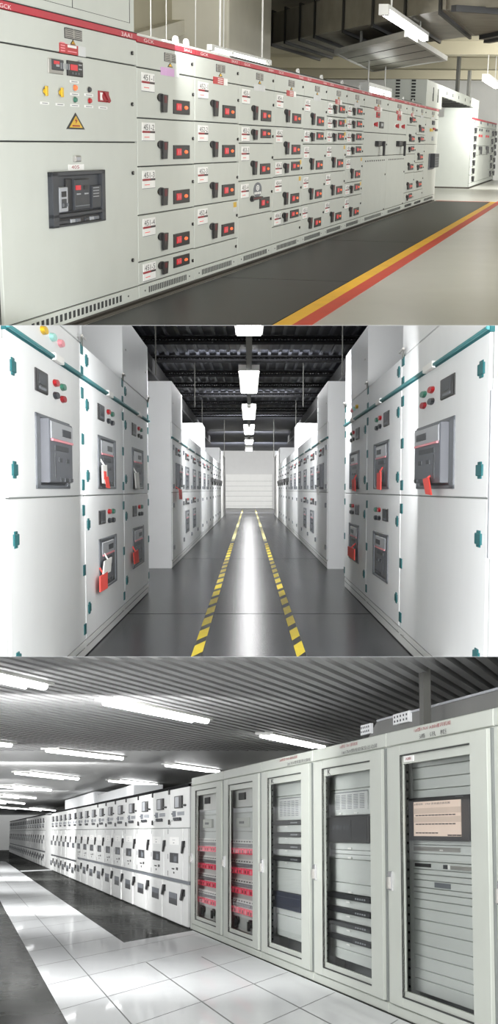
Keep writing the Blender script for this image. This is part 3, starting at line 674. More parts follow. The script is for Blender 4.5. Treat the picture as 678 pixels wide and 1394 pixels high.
# ================================================================== MIDDLE ROOM: corridor between white switchgear rows
H2 = 1.4
tl = Face(R2, R2.d, 1.0); LL = H2 / -tl.z(200, 807.6)
tr = Face(R2, -R2.d, 1.0); LR = H2 / -tr.z(471.4, 800)
FL, FR = Face(R2, R2.d, LL), Face(R2, -R2.d, LR)
ZC2 = 2 * H2
def ux(face, off):                   # x coordinate where the face is seen "off" pixels beside the vanishing point
    return face.x(340 - off) if face is FL else face.x(340 + off)
K2 = 4.0
def cab2(face, xn, xf, spec, name_label, group, detail=True):
    """xn: near edge, xf: far edge; fractions run from the near edge"""
    L = face.lat; W = xf - xn; sgn = 1 if W > 0 else -1
    X = lambda f: xn + W * f
    T = Thing('switchgear_cabinet', name_label, 'cabinet', face, ((xn + xf) / 2, 0, -H2), group)
    zt = .85 * L
    mb = MB(); mb.box(xn, xf, .0, .75, -H2, zt, 'paint_white'); mb.box(xn + sgn * .02, xf - sgn * .02, -.004, .01, -H2 + .02, zt, 'seam_soft'); T.part('carcass', mb)
    def bx(mb, f0, f1, z0, z1, y0, y1, m, c=0): mb.box(X(f0), X(f1), y0, y1, z0 * L, z1 * L, m, c)
    def panel2(z0, z1, nm, lab=None):
        mb = MB(); mb.box(X(.008), X(.992), -.022, .0, z0 * L, z1 * L, 'paint_white', .004); return T.part(nm, mb, label=lab)
    zp = -.9
    up = panel2(.668, .845, 'upper_panel'); d1 = panel2(-.033, .648, 'door', 'upper door'); d2 = panel2(zp + .005, -.04, 'door', 'lower door')
    mb = MB(); mb.box(xn, xf, -.015, .0, -H2 + .01, zp * L - .01, 'paint_switchgear', .004); mb.box(X(.02), X(.98), -.018, -.01, (zp - .045) * L, (zp - .04) * L, 'seam_soft')
    for f in (.06, .94): mb.cyl(X(f), (zp - .04) * L, .04, .01, -.022, -.014, 'silver', 8)
    T.part('plinth', mb)
    mb = MB(); mb.box(X(.0), X(1.0), -.035, .0, .64 * L, .67 * L, 'teal', .01); mb.box(X(0), X(1), -.05, -.03, .648 * L, .663 * L, 'teal_light', .004)
    T.part('trim_rail', mb, label='teal cable channel rail')
    mb = MB(); bx(mb, .5, .62, .64, .676, -.055, -.0, 'white', .005); T.part('rail_clip', mb)
    if detail:
        for zc, par in ((.82, up), (.687, up), (.565, d1), (.297, d1), (.03, d1), (-.12, d2), (-.474, d2), (-.826, d2)):
            mb = MB(); bx(mb, .955, .992, zc - .034, zc + .03, -.03, -.02, 'teal', .003); T.part('hinge', mb, par)
        for zc, par in ((.507, d1), (.082, d1), (-.21, d2), (-.72, d2)) + (((.77, up),) if not spec.get('lamps') else ()):
            mb = MB(); bx(mb, .04, .085, zc - .024, zc + .024, -.034, -.02, 'teal', .004); bx(mb, .05, .075, zc - .036, zc + .036, -.03, -.02, 'teal', .003); T.part('door_latch', mb, par)
    else:
        for zc, par in ((.54, d1), (.04, d1), (-.2, d2), (-.74, d2)):
            mb = MB(); bx(mb, .03, .1, zc - .03, zc + .03, -.045, -.02, 'mid_grey', .005); T.part('door_latch', mb, par)
    def meter(z1, z0, par):
        mb = MB(); bx(mb, .29, .43, z0, z1, -.036, -.02, 'black_plastic', .006); bx(mb, .32, .4, z0 + (z1 - z0) * .35, z1 - (z1 - z0) * .15, -.039, -.034, 'dark_grey'); bx(mb, .32, .4, z0 + (z1 - z0) * .12, z0 + (z1 - z0) * .24, -.039, -.034, 'mid_grey'); T.part('meter', mb, par)
        zc = (z0 + z1) / 2
        for f, dz, m_ in ((.545, .03, 'pink_lamp' if spec.get('pale') else 'red_plastic'), (.645, .028, 'green_plastic'), (.545, -.032, 'dark_grey'), (.645, -.034, 'text_red' if spec.get('big') else 'dark_grey')):
            mb = MB(); mb.cyl(X(f), (zc + dz) * L, abs(W) * .032, .019 * L, -.045, -.02, m_, 12, .85); T.part('pilot_lamp', mb, par)
    def breaker(z0, z1, par, out):
        hh = z1 - z0
        mb = MB(); f0, f1 = .285, .73
        for q in ((f0, f0 + .04, z0, z1), (f1 - .04, f1, z0, z1), (f0, f1, z0, z0 + .018), (f0, f1, z1 - .018, z1)): bx(mb, *q, -.034, -.02, 'mid_grey', .004)
        T.part('breaker_bezel', mb, par)
        g0, g1 = f0 + .04, f1 - .04; y0 = -.085 if out else -.026
        mb = MB(); bx(mb, g0, g1, z0 + .018, z1 - .018, -.024, -.018, 'dark_grey')
        bx(mb, g0 + .02, g1 - .03, z0 + .03, z1 - .02, y0, -.02, 'breaker_grey', .006)
        e0, e1 = g0 + .03, g1 - .04
        bx(mb, e0, e1, z0 + hh * .68, z1 - .03, y0 - .008, y0 + .01, 'breaker_light', .004)
        bx(mb, e0 + .14, e1 - .03, z0 + hh * .74, z1 - .055, y0 - .011, y0, 'dark_grey'); bx(mb, e0 + .01, e1, z0 + hh * .65, z0 + hh * .68, y0 - .012, y0, 'pink_lamp')
        bx(mb, e0 + .05, e1 - .06, z0 + hh * .53, z0 + hh * .6, y0 - .006, y0, 'dark_grey')
        for f in (.1, .2): bx(mb, e0 + f, e0 + f + .04, z0 + hh * .37, z0 + hh * .43, y0 - .008, y0, 'dark_grey')
        bx(mb, e0 + .05, e0 + .06, z0 + hh * .15, z0 + hh * .5, y0 - .004, y0, 'dark_grey')
        for f in (.12, .19, .26): bx(mb, e0 + f, e0 + f + .04, z0 + hh * .1, z0 + hh * .15, y0 - .006, y0, 'dark_grey')
        T.part('circuit_breaker', mb, par, 'grey circuit breaker')
    k = spec.get('kind')
    if k in ('big', 'two', 'one'):
        meter(.556, .453, d1); breaker(.004, .353, d1, k == 'big')
    if k == 'two': meter(-.136, -.228, d2); breaker(-.667, -.322, d2, False)
    if k == 'small':
        mb = MB(); bx(mb, .35, .6, .4, .44, -.05, -.02, 'dark_grey'); T.part('meter', mb, d1)
        mb = MB(); bx(mb, .3, .7, .2, .3, -.1, -.02, 'black_plastic', .006); bx(mb, .55, .68, .12, .2, -.08, -.02, 'black_plastic'); T.part('switch_handle', mb, d1)
    if spec.get('lamps'):
        for f, m_ in ((.395, 'yellow_plastic'), (.508, 'cyan_pale'), (.62, 'pink_lamp')):
            mb = MB(); mb.cyl(X(f), .752 * L, abs(W) * .034, .02 * L, -.048, -.02, m_, 12, .85); T.part('pilot_lamp', mb, up)
    if spec.get('box'):
        mb = MB(); mb.box(X(.0), X(spec['box']), -.022, .75, zt, 1.36 * L, 'paint_white', .004)
        for f in (.1, .9): mb.cyl(X(f * spec['box']), zt + .25 * L, .05, .012, -.026, -.02, 'silver', 8)
        T.part('busbar_box', mb, label='tall white box on top of the cabinet')
    if detail:
        mb = MB(); mb.rod((X(.97), -.03, zt - .02), (X(.9), -.06, zt + .03), .012, 'silver', 6); mb.rod((X(.9), -.06, zt + .03), (X(.99), -.05, zt + .035), .01, 'silver', 6); T.part('latch_hook', mb, up)
    return T
side_word = {'L': 'left', 'R': 'right'}
LA = [335, 228.6, 174, 140]; RA = [330, 208.6, 161.7, 131.4]
GA = {'L': 'white cabinets of the near left row', 'R': 'white cabinets of the near right row'}
for key, face, offs in (('L', FL, LA), ('R', FR, RA)):
    s = side_word[key]
    for k in range(3):
        spec = [dict(kind='big', lamps=key == 'L', big=True), dict(kind='two'), dict(kind='two', lamps=key == 'R')][k]
        if k == 0: spec['box'] = .985
        if k == 2: spec['box'] = 1.0
        lab = ('nearest white cabinet of the %s row with grey breaker jutting out, blank lower door',
               'middle white cabinet of the near %s row with two framed breakers, no box on top',
               'third white cabinet of the near %s row with two breakers and tall box')[k] % s
        cab2(face, ux(face, offs[k]), ux(face, offs[k + 1]), spec, lab, GA[key])
    # strip of a further cabinet at the picture edge
    if key == 'R':
        T = Thing('switchgear_cabinet', 'edge strip of a white cabinet at the right border of the corridor', 'cabinet', face, (ux(face, 345), 0, -H2))
        mb = MB(); a, b = ux(face, 331.5), ux(face, 620); mb.box(a, b, .0, .7, -H2, 1.3 * face.lat, 'paint_white'); T.part('carcass', mb)
        mb = MB(); a, b = ux(face, 333), ux(face, 610); mb.box(a, b, -.02, .0, -.9 * face.lat, .45 * face.lat, 'paint_white', .004); T.part('door', mb)
        mb = MB(); mb.box(ux(face, 333.5), ux(face, 336), -.04, -.02, -.28 * face.lat, .4 * face.lat, 'breaker_light', .004); T.part('edge_bar', mb)
    else:
        T = Thing('switchgear_cabinet', 'edge strip of a white cabinet at the left border of the corridor', 'cabinet', face, (ux(face, 345), 0, -H2))
        mb = MB(); a, b = ux(face, 620), ux(face, 336.5); mb.box(a, b, .0, .7, -H2, 1.3 * face.lat, 'paint_white'); T.part('carcass', mb)
        mb = MB(); mb.box(ux(face, 610), ux(face, 337.5), -.02, .0, -.9 * face.lat, .6 * face.lat, 'paint_white', .004); T.part('door', mb)
    # far row
    inv = [.00935 + .00146 * i for i in range(12)]
    for k in range(11):
        kind = 'big' if k == 0 else ('two' if k < 3 else ('one' if k < 6 else 'small'))
        spec = dict(kind=kind, pale=k > 2)
        if k == 0: spec['box'] = .95; spec['lamps'] = False
        if k in (4, 10): spec['box'] = .72 if k == 4 else 1
        lab = '%s white cabinet from near end of far %s row, %s' % (ORD[k], s, {'big': 'with jutting breaker and tall box', 'two': 'with two framed breakers', 'one': 'with one framed breaker above', 'small': 'with small black switch'}[kind])
        a, b = ux(face, 1 / inv[k]), ux(face, 1 / inv[k + 1])
        cab2(face, a, b, spec, lab, 'white cabinets of the far %s row' % s, detail=False)
    # pale pier at the end of the row
    mb = MB(); a, b = ux(face, 38.6), ux(face, 33.5)
    mb.box(a, b, .0, .6, -H2, 1.3 * face.lat, 'wall_pale'); solo('end_pier', 'slim pale pier closing the far %s row before the end wall' % s, 'pier', face, mb)
# ---- hanging tags
def tag2(face, px, py, w_, h_, m, lab, bend=.3, y=-.06, m2=None):
    x, z = face.P(px, py, y); kx = w_ / 2; sg = 1
    l = face.P(px - w_ / 2, py, y)[0]; r = face.P(px + w_ / 2, py, y)[0]; hz = abs(face.z(px, py - h_) - face.z(px, py)); d = r - l
    mb = MB(); mb.prism([(l, z), (r, z + .01), (r + d * bend, z - hz), (l + d * bend, z - hz * .95)], y - .012, y, m)
    if m2: mb.prism([(l + d * .2, z - hz * .3), (r - d * .2, z - hz * .3), (r - d * .1, z - hz * .75), (l + d * .3, z - hz * .75)], y - .014, y - .01, m2)
    mb.rod(((l + r) / 2, y - .005, z), ((l + r) / 2, -.03, z + .06), .008, m, 5)
    solo('warning_tag', lab, 'tag', face, mb, 'tags hung on the breakers')
tag2(FL, 141, 634, 6, 24, 'white', 'white tag with red print hanging on left upper framed breaker', .1, m2='tag_red')
tag2(FL, 144, 650, 4, 14, 'tag_red', 'red ribbon tag below the printed tag on left upper breaker', .6, y=-.07)
tag2(FL, 185, 644, 5, 21, 'white', 'plain white tag on the upper breaker of third left cabinet', .35)
tag2(FL, 146, 762, 10, 17, 'white', 'white tag on the lower breaker of middle left cabinet', -.2)
tag2(FL, 140, 782, 10, 21, 'tag_red', 'red tag at bottom corner of the middle left lower breaker', .0)
tag2(FL, 184, 751, 6, 16, 'tag_red', 'red tag on the lower breaker of third left cabinet', .2)
tag2(FR, 581, 652, 7, 20, 'tag_red', 'long red ribbon under jutting breaker of the right row', .6, y=-.11)
tag2(FR, 517, 644, 5, 22, 'tag_red', 'red tag on upper framed breaker of middle right cabinet', .0)
tag2(FR, 482, 653, 4, 15, 'tag_red', 'thin red tag on upper breaker of third right cabinet', .2)
tag2(FR, 479, 746, 9, 13, 'tag_red', 'red tag sticking out of third right cabinet lower breaker', .0, y=-.08)
tag2(FL, 245, 667, 3.5, 12, 'tag_red', 'small red tag under the far left jutting breaker', .2, y=-.11)
tag2(FR, 433, 664, 2.5, 9, 'white', 'small white tag under the far right jutting breaker', .2, y=-.11)
# ---- floor, stripes
DIR2 = FL.X
YFAR = 2000 * H2 / 26.0
def sl2(mb, pts, z0, z1, m): mb.slab(pts, z0, z1, m)
mb = MB(); mb.box(-9, 9, 3.5, YFAR + 2, -H2 - .1, -H2, 'floor_dark')
for yy in (16.6, 30): mb.box(-1.5, 1.5, yy, yy + .04, -H2 - .05, -H2 + .0005, 'joist_black')
struct('floor', RF2, mb)
for s, sg in (('left', -1), ('right', 1)):
    T = Thing('hazard_tape', 'yellow and black hazard tape line on the %s side of corridor floor' % s, 'floor tape', RF2, (sg * .317 * H2, 14, -H2), 'hazard tape lines')
    xa, xb = sg * .287 * H2, sg * .349 * H2; xa, xb = min(xa, xb), max(xa, xb)
    mb = MB(); mb.box(xa, xb, 11.5, 40, -H2 + .001, -H2 + .003, 'tape_black'); mb.box(xa, xb, 40, YFAR - 3, -H2 + .001, -H2 + .003, 'tape_pale'); T.part('tape_backing', mb)
    P_ = .0005 * 2000 * H2; y = .00461 * 2000 * H2 - 3 * P_
    while y < 39:
        yc = y; a = P_ * .33; sk = P_ * .16
        mb = MB(); mb.slab([(xa, yc - a - sk), (xb, yc - a + sk), (xb, yc + a + sk), (xa, yc + a - sk)], -H2 + .003, -H2 + .005, 'tape_yellow')
        T.part('yellow_block', mb); y += P_
# ---- shell
mb = MB(); zt = 2 * H2
mb.box(-1.9, 1.9, YFAR, YFAR + .3, -H2, zt, 'wall_pale'); mb.box(-1.9, 1.9, YFAR - .06, YFAR, -H2 + 1.1 * H2 + .02 + .7, zt - .2, 'wall_pale')
struct('wall_far', RF2, mb)
mb = MB(); mb.box(-1.7, 1.7, YFAR - .3, YFAR - .05, -H2 + .05, 20.5 / 26 * H2, 'wall_white')
for k in range(6): mb.box(-1.7, 1.7, YFAR - .31, YFAR - .3, -H2 + .2 + k * .36, -H2 + .215 + k * .36, 'seam_soft')
struct('door_1', RF2, mb)
for s, sg in (('left', -1), ('right', 1)):
    mb = MB(); xx = sg * 3.6; mb.box(min(xx, xx + sg * .2), max(xx, xx + sg * .2), 8, YFAR + .3, -H2, ZC2, 'ceiling_dark'); struct('wall_' + s, RF2, mb)
mb = MB(); YD = 2000 * ZC2 / 116.0
mb.box(-3.8, 3.8, 8, YFAR + .3, ZC2, ZC2 + .2, 'ceiling_dark')
for k in range(-17, 18): mb.box(k * .21 - .03, k * .21 + .03, 8, YD + 4, ZC2 - .05, ZC2, 'deck_rib')
struct('ceiling', RF2, mb)
for k in range(9):
    yy = 2000 * (ZC2 - .1) / (1 / (.00431 + .00072 * k)); mb = MB()
    mb.box(-3.6, 3.6, yy - .25, yy + .25, ZC2 - .16, ZC2 - .13, 'joist_black'); mb.box(-3.6, 3.6, yy - .25, yy + .25, ZC2 - .07, ZC2 - .05, 'joist_black')
    n = 60
    for j in range(n):
        a = -3.6 + 7.2 * j / n; mb.rod((a, yy, ZC2 - .14), (a + 3.6 / n, yy, ZC2 - .06), .012, 'joist_black', 4); mb.rod((a + 3.6 / n, yy, ZC2 - .06), (a + 7.2 / n, yy, ZC2 - .14), .012, 'joist_black', 4)
    solo('roof_joist', '%s black steel roof joist counted from the near end of corridor' % ORD[k], 'joist', RF2, mb, 'roof joists of the corridor')
for s, sg in (('left', -1), ('right', 1)):
    mb = MB(); a, b = sg * 1.95, sg * 2.15; mb.box(min(a, b), max(a, b), 8, 75, ZC2 - .5, ZC2 - .15, 'ceiling_void'); mb.box(min(a, b) - .05, max(a, b) + .05, 8, 75, ZC2 - .55, ZC2 - .5, 'black_iron')
    solo('cable_tray', 'dark cable tray under the roof above the %s cabinets' % s, 'cable tray', RF2, mb)
    n = 0
    for (x_, y_) in ((1.5, 24), (1.2, 33), (1.45, 46), (1.0, 60)):
        mb = MB(); mb.rod((sg * x_, y_, .92 * H2 if y_ > 40 else 1.3 * H2), (sg * x_, y_, ZC2), .012, 'steel_dark', 6)
        solo('hanger_wire', '%s thin hanger wire from the near end above the %s row' % (ORD[n], s), 'wire', RF2, mb, 'hanger wires of the corridor'); n += 1
mb = MB(); mb.box(-.05, .05, 8, 75, ZC2 - .42, ZC2 - .36, 'steel_dark'); solo('light_rail', 'thin grey rail carrying the corridor ceiling lights', 'rail', RF2, mb)
ZL2 = 1.68 * H2
for k in range(6):
    u0 = .0035 + .0029 * k; y0, y1 = 2000 * ZL2 * u0, 2000 * ZL2 * (u0 + .0014)
    T = Thing('ceiling_light', '%s bright square ceiling light from the near end above corridor' % ORD[k], 'ceiling light', RF2, (0, (y0 + y1) / 2, ZL2), 'corridor ceiling lights')
    w_ = .077 * ZL2
    mb = MB(); mb.box(-w_ - .03, w_ + .03, y0 - .1, y1 + .1, ZL2 + .02, ZL2 + .14, 'fixture'); T.part('housing', mb)
    mb = MB(); mb.box(-w_, -w_ * .04, y0, y1, ZL2, ZL2 + .02, 'panel_light'); mb.box(w_ * .04, w_, y0, y1, ZL2, ZL2 + .02, 'panel_light'); T.part('diffuser', mb)
# ================================================================== BOTTOM ROOM: glass-door racks and medium voltage switchgear
t = Face(R3, -R3.d, 1.0)
L3 = 2.2 / .659
F3 = Face(R3, -R3.d, L3)
H3 = .4256 * L3
EV = R3.dirto(950)                                   # crossing direction of tiles, slats and lights
def X3(px): return F3.x(px)
dp_in = .12
# ---- glass door racks
RB = [260.5, 304.5, 355.5, 426, 527, 674.5, 860]
ZTOP, ZHD, ZDB = .236 * L3, .2 * L3, -.4 * L3
PA = [272, 316, 375, 449.5, 562, 722]; PB = [296.5, 348, 412, 507, 651, 828]
def rack(i, label, fill):
    x0, x1 = X3(RB[i]), X3(RB[i + 1]); w = x1 - x0
    T = Thing('glass_door_rack', label, 'rack cabinet', F3, (x0, 0, -H3), 'glass door rack cabinets')
    D = .85; m = 'paint_rack'; dp = dp_in
    pa, pb = F3.P(PA[i], 1132, dp)[0], F3.P(PB[i], 1132, dp)[0]
    mb = MB()
    mb.box(x0, x1, .02, D, ZHD, ZTOP, m); mb.box(x0, x1, .02, D, -H3, ZDB, m)
    mb.box(x0, x0 + w * .02, .02, D, ZDB, ZHD, m); mb.box(x1 - w * .02, x1, .02, D, ZDB, ZHD, m); mb.box(x0, x1, D - .02, D, -H3, ZTOP, m)
    T.part('carcass', mb)
    mb = MB(); mb.box(x0 + w * .004, x1 - w * .004, .0, .03, ZHD + .008, ZTOP, m, .006)
    T_h = T.part('header_panel', mb)
    mb = MB(); mb.box(x0 + w * .004, x1 - w * .004, .0, .03, -H3, ZDB - .008, m, .006); T.part('plinth', mb)
    # door frame round the glass
    a, b = x0 + w * .045, x1 - w * .03; ga, gb = x0 + w * .18, x1 - w * .165
    zt, zb = ZHD - .006, ZDB + .006; gt, gB = .176 * L3, -.376 * L3
    mb = MB()
    mb.box(a, ga, -.022, .02, zb, zt, m, .004); mb.box(gb, b, -.022, .02, zb, zt, m, .004); mb.box(ga, gb, -.02, .02, gt, zt, m, .004); mb.box(ga, gb, -.02, .02, zb, gB, m, .004)
    mb.box(ga, gb, .004, .024, gt - .07, gt, m); mb.box(ga, gb, .004, .024, gB, gB + .05, m)
    mb.box(x0 + w * .02, a, .004, .03, ZDB, ZHD, 'seam_soft'); mb.box(b, x1 - w * .02, .004, .03, ZDB, ZHD, 'seam_soft')
    mb.box(ga - w * .006, ga, -.0215, .0, gB, gt, 'seam'); mb.box(ga, gb, -.0205, .0, gt - .006, gt, 'seam'); mb.box(ga, gb, -.0205, .0, gB, gB + .006, 'seam')
    door = T.part('door', mb)
    mb = MB(); mb.quad(ga, gb, .012, gB + .04, gt - .06, 'glass'); T.part('glass_pane', mb, door)
    mb = MB(); hx = x0 + w * .085; hz = -.115 * L3; mb.box(hx - w * .022, hx + w * .018, -.045, -.02, hz - .075, hz + .075, 'chrome', .006); mb.box(hx - w * .012, hx + w * .004, -.065, -.045, hz - .06, hz + .03, 'silver', .005); T.part('door_handle', mb, door)
    # interior
    mb = MB(); mb.box(pa - w * .07, pa - w * .012, dp - .02, dp + .05, ZDB, ZHD, 'paint_rack_inner'); mb.box(pb + w * .01, pb + w * .05, dp - .02, dp + .05, ZDB, ZHD, 'paint_rack_inner')
    for k in range(26): z = -.36 * L3 + k * .069; mb.box(pa - w * .03, pa - w * .015, dp - .025, dp, z, z + .018, 'seam')
    T.part('mounting_rail', mb)
    mb = MB(); mb.box(x0 + w * .02, x1 - w * .02, .3, .32, ZDB, ZHD, 'void_grey'); mb.box(x0 + w * .02, x1 - w * .02, .1, .3, ZDB - .01, ZDB + .0, 'void_grey'); T.part('back_panel', mb)
    pa, pb = F3.P(PA[i], 1132, dp)[0], F3.P(PB[i], 1132, dp)[0]
    def rp(nm, z0, z1, mt='paint_rack_inner', y=dp, f0=0., f1=1., lab=None, extra=None):
        mb = MB(); l, r = pa + (pb - pa) * f0, pa + (pb - pa) * f1; mb.box(l, r, y, y + .05, z0 * L3 + .002, z1 * L3 - .002, mt, .004)
        if extra: extra(mb, l, r, z0 * L3, z1 * L3, y)
        return T.part(nm, mb, label=lab)
    fill(T, rp, x0, x1, pa, pb, T_h, ga, gb, gt)
    return T
def hdr_text(T_h, T, x0, x1, red, dark, fr=(.33, .66), fd=(.38, .68)):
    w = x1 - x0
    mb = MB(); mb.text(red, x0 + w * fr[0], x0 + w * fr[1], .2225 * L3, .2315 * L3, -.002, 'text_red'); T.part('lettering', mb, T_h, 'red lettering')
    mb = MB(); mb.text(dark, x0 + w * fd[0], x0 + w * fd[1], .2055 * L3, .216 * L3, -.002, 'text_dark'); T.part('lettering', mb, T_h, 'dark lettering')
def dots(mb, l, r, z0, z1, y):
    mb.box(l + (r - l) * .47, l + (r - l) * .55, y - .012, y, z0 + .006, z0 + .022, 'white')
def strip_lbl(mb, l, r, z0, z1, y): pass
def fill_feeder(T, rp, x0, x1, pa, pb, T_h, ga, gb, gt):
    rp('equipment_panel', .09, .17, 'white', y=.1); p = rp('equipment_panel', .07, .09); q = rp('equipment_panel', .0, .07); rp('equipment_panel', -.03, .0)
    def box(nm, f0, f1, z0, z1, m, y0, y1, par, inner=None):
        mb = MB(); l, r = pa + (pb - pa) * f0, pa + (pb - pa) * f1; mb.box(l, r, y0, y1, z0 * L3, z1 * L3, m, .005)
        if inner: mb.box(l + (r - l) * .28, r - (r - l) * .32, y0 - .006, y0, z0 * L3 + .045, z1 * L3 - .045, inner)
        T.part(nm, mb, par)
    box('meter', .42, .68, .118, .145, 'black_plastic', .08, .1, p)
    box('meter', .3, .78, .016, .052, 'paint_rack', .09, .12, q, 'dark_grey')
    rp('equipment_panel', -.31, -.03, y=dp_in)
    for k in range(4):
        zc = -.035 - .0735 * k
        mb = MB(); mb.box(pa - .04, pb, .1, dp_in, (zc - .009) * L3, (zc + .006) * L3, 'white')
        for j in range(9): a = pa + (pb - pa) * (j + .35) / 9; mb.box(a, a + (pb - pa) * .05, .095, .1, (zc - .004) * L3, (zc + .0) * L3, 'text_dark')
        T.part('label_strip', mb)
        mb = MB(); mb.box(pa - .03, pb, .11, dp_in, (zc - .023) * L3, (zc - .011) * L3, 'mid_grey')
        for j in range(14): a = pa + (pb - pa) * (j + .2) / 14; mb.box(a, a + (pb - pa) * .035, .1, .11, (zc - .021) * L3, (zc - .013) * L3, 'breaker_light')
        T.part('terminal_strip', mb)
        for j in range(9):
            a = pa - .03 + (pb - pa + .03) * j / 9; b = a + (pb - pa) * .085
            mb = MB(); mb.box(a, b, .085, dp_in, (zc - .049) * L3, (zc - .028) * L3, 'terminal_red', .004); mb.box(a + (b - a) * .35, b - (b - a) * .25, .078, .086, (zc - .045) * L3, (zc - .034) * L3, 'text_red' if (j + k) % 3 else 'pink_lamp'); T.part('breaker_switch', mb)
    q = rp('equipment_panel', -.37, -.31, 'paint_rack_inner')
    for f in (.3, .85):
        cx = pa + (pb - pa) * f; mb = MB(); mb.cyl(cx, -.332 * L3, .09, .05, .09, .14, 'black_plastic'); mb.box(cx - .06, cx + .01, .07, .1, -.358 * L3, -.325 * L3, 'black_plastic'); T.part('rotary_handle', mb, q)
dp_in = .12
def sheet(T, par, l, r, z0, z1, y):
    mb = MB(); mb.box(l, r, y - .006, y, z0, z1, 'paper', 0); w = r - l; h = z1 - z0
    mb.box(l, r, y - .007, y - .005, z1 - .008, z1, 'mid_grey')
    for j in range(5):
        for k in range(9): mb.box(l + w * (.06 + .18 * j), l + w * (.19 + .18 * j), y - .0075, y - .005, z0 + h * (.08 + .09 * k), z0 + h * (.115 + .09 * k), 'mid_grey')
    T.part('document_sheet', mb, par)
def unit(rp, z0, z1, mt='rack_unit', f0=.0):
    def ex(mb, l, r, a, b, y):
        w = r - l
        for k in range(5): mb.box(l + w * (.68 + .05 * k), l + w * (.71 + .05 * k), y - .003, y, a + (b - a) * .35, a + (b - a) * .65, 'breaker_light')
        mb.box(l + w * .06, l + w * .6, y - .002, y, a + (b - a) * .45, a + (b - a) * .55, 'dark_grey'); mb.box(l + w * .48, l + w * .56, y - .004, y, a - .022, a - .012, 'white')
    return rp('rack_unit', z0, z1, mt, dp_in - .03, f0, 1., 'black rack unit', ex)
def logo(T, x, z, w, h):
    mb = MB(); mb.text('K', x, x + w, z, z + h, .002, 'text_dark'); mb.box(x, x + w * 1.2, .0, .004, z - h * .35, z - h * .2, 'text_dark'); T.part('maker_mark', mb)
def fill_units(T, rp, x0, x1, pa, pb, T_h, ga, gb, gt):
    rp('equipment_panel', .115, .17); p = rp('equipment_panel', .036, .115); sheet(T, p, pa + (pb - pa) * .15, pb - (pb - pa) * .05, .045 * L3, .108 * L3, dp_in)
    for z in (.021, -.017, -.056, -.095):
        unit(rp, z, z + .014); rp('equipment_panel', z - .024, z)
    rp('equipment_panel', -.195, -.12)
    def ex(mb, l, r, a, b, y): mb.box(l, r, y - .004, y, b - .05, b - .046, 'mid_grey'); mb.box(l + .04, l + .1, y - .006, y, b - .1, b - .06, 'white'); mb.box(l + .03, r, y - .003, y, a + .05, a + .053, 'dark_grey')
    rp('rack_unit', -.25, -.195, 'rack_blue', dp_in - .03, 0, 1, 'dark blue rack unit', ex); rp('equipment_panel', -.27, -.25); rp('equipment_panel', -.34, -.27)
    hdr_text(T_h, T, x0, x1, '2#馈线 17kV 通讯机柜', '2#17kV馈线直流分屏柜', (.4, .74), (.55, .97)); logo(T, ga + (gb - ga) * .06, gt - .062, (gb - ga) * .08, .05)
def fill_kvm(T, rp, x0, x1, pa, pb, T_h, ga, gb, gt):
    rp('equipment_panel', .115, .17); p = rp('equipment_panel', .044, .115); sheet(T, p, pa + (pb - pa) * .12, pb - (pb - pa) * .08, .058 * L3, .108 * L3, dp_in)
    for f in (.25, .62): mb = MB(); a = pa + (pb - pa) * f; mb.box(a, a + .1, dp_in - .01, dp_in, .048 * L3, .0515 * L3, 'white'); T.part('caption_plate', mb, p)
    def ex(mb, l, r, a, b, y):
        w = r - l; mb.box(l + w * .04, l + w * .62, y - .004, y, a + .03, b - .03, 'rack_unit'); mb.box(l + w * .64, l + w * .98, y - .004, y, a + .03, b - .03, 'rack_unit')
        for k in range(6): mb.box(l + w * (.08 + .09 * k), l + w * (.14 + .09 * k), y - .006, y, a + (b - a) * .5, a + (b - a) * .66, 'dark_grey')
    rp('monitor', -.03, .04, 'black_plastic', dp_in - .04, .02, 1, 'black rack monitor', ex)
    rp('equipment_panel', -.05, -.03, extra=dots); rp('equipment_panel', -.062, -.05); rp('equipment_panel', -.075, -.062, extra=dots); rp('equipment_panel', -.14, -.075); rp('equipment_panel', -.168, -.14, extra=dots)
    for z in (-.184, -.222, -.2595, -.297): unit(rp, z, z + .0145); rp('equipment_panel', z - .023, z)
    rp('equipment_panel', -.35, -.32)
    hdr_text(T_h, T, x0, x1, '1#馈线 17kV 通讯机柜', '1#17kV馈线综保及远动屏', (.42, .66), (.45, .9)); logo(T, ga + (gb - ga) * .08, gt - .065, (gb - ga) * .07, .055)
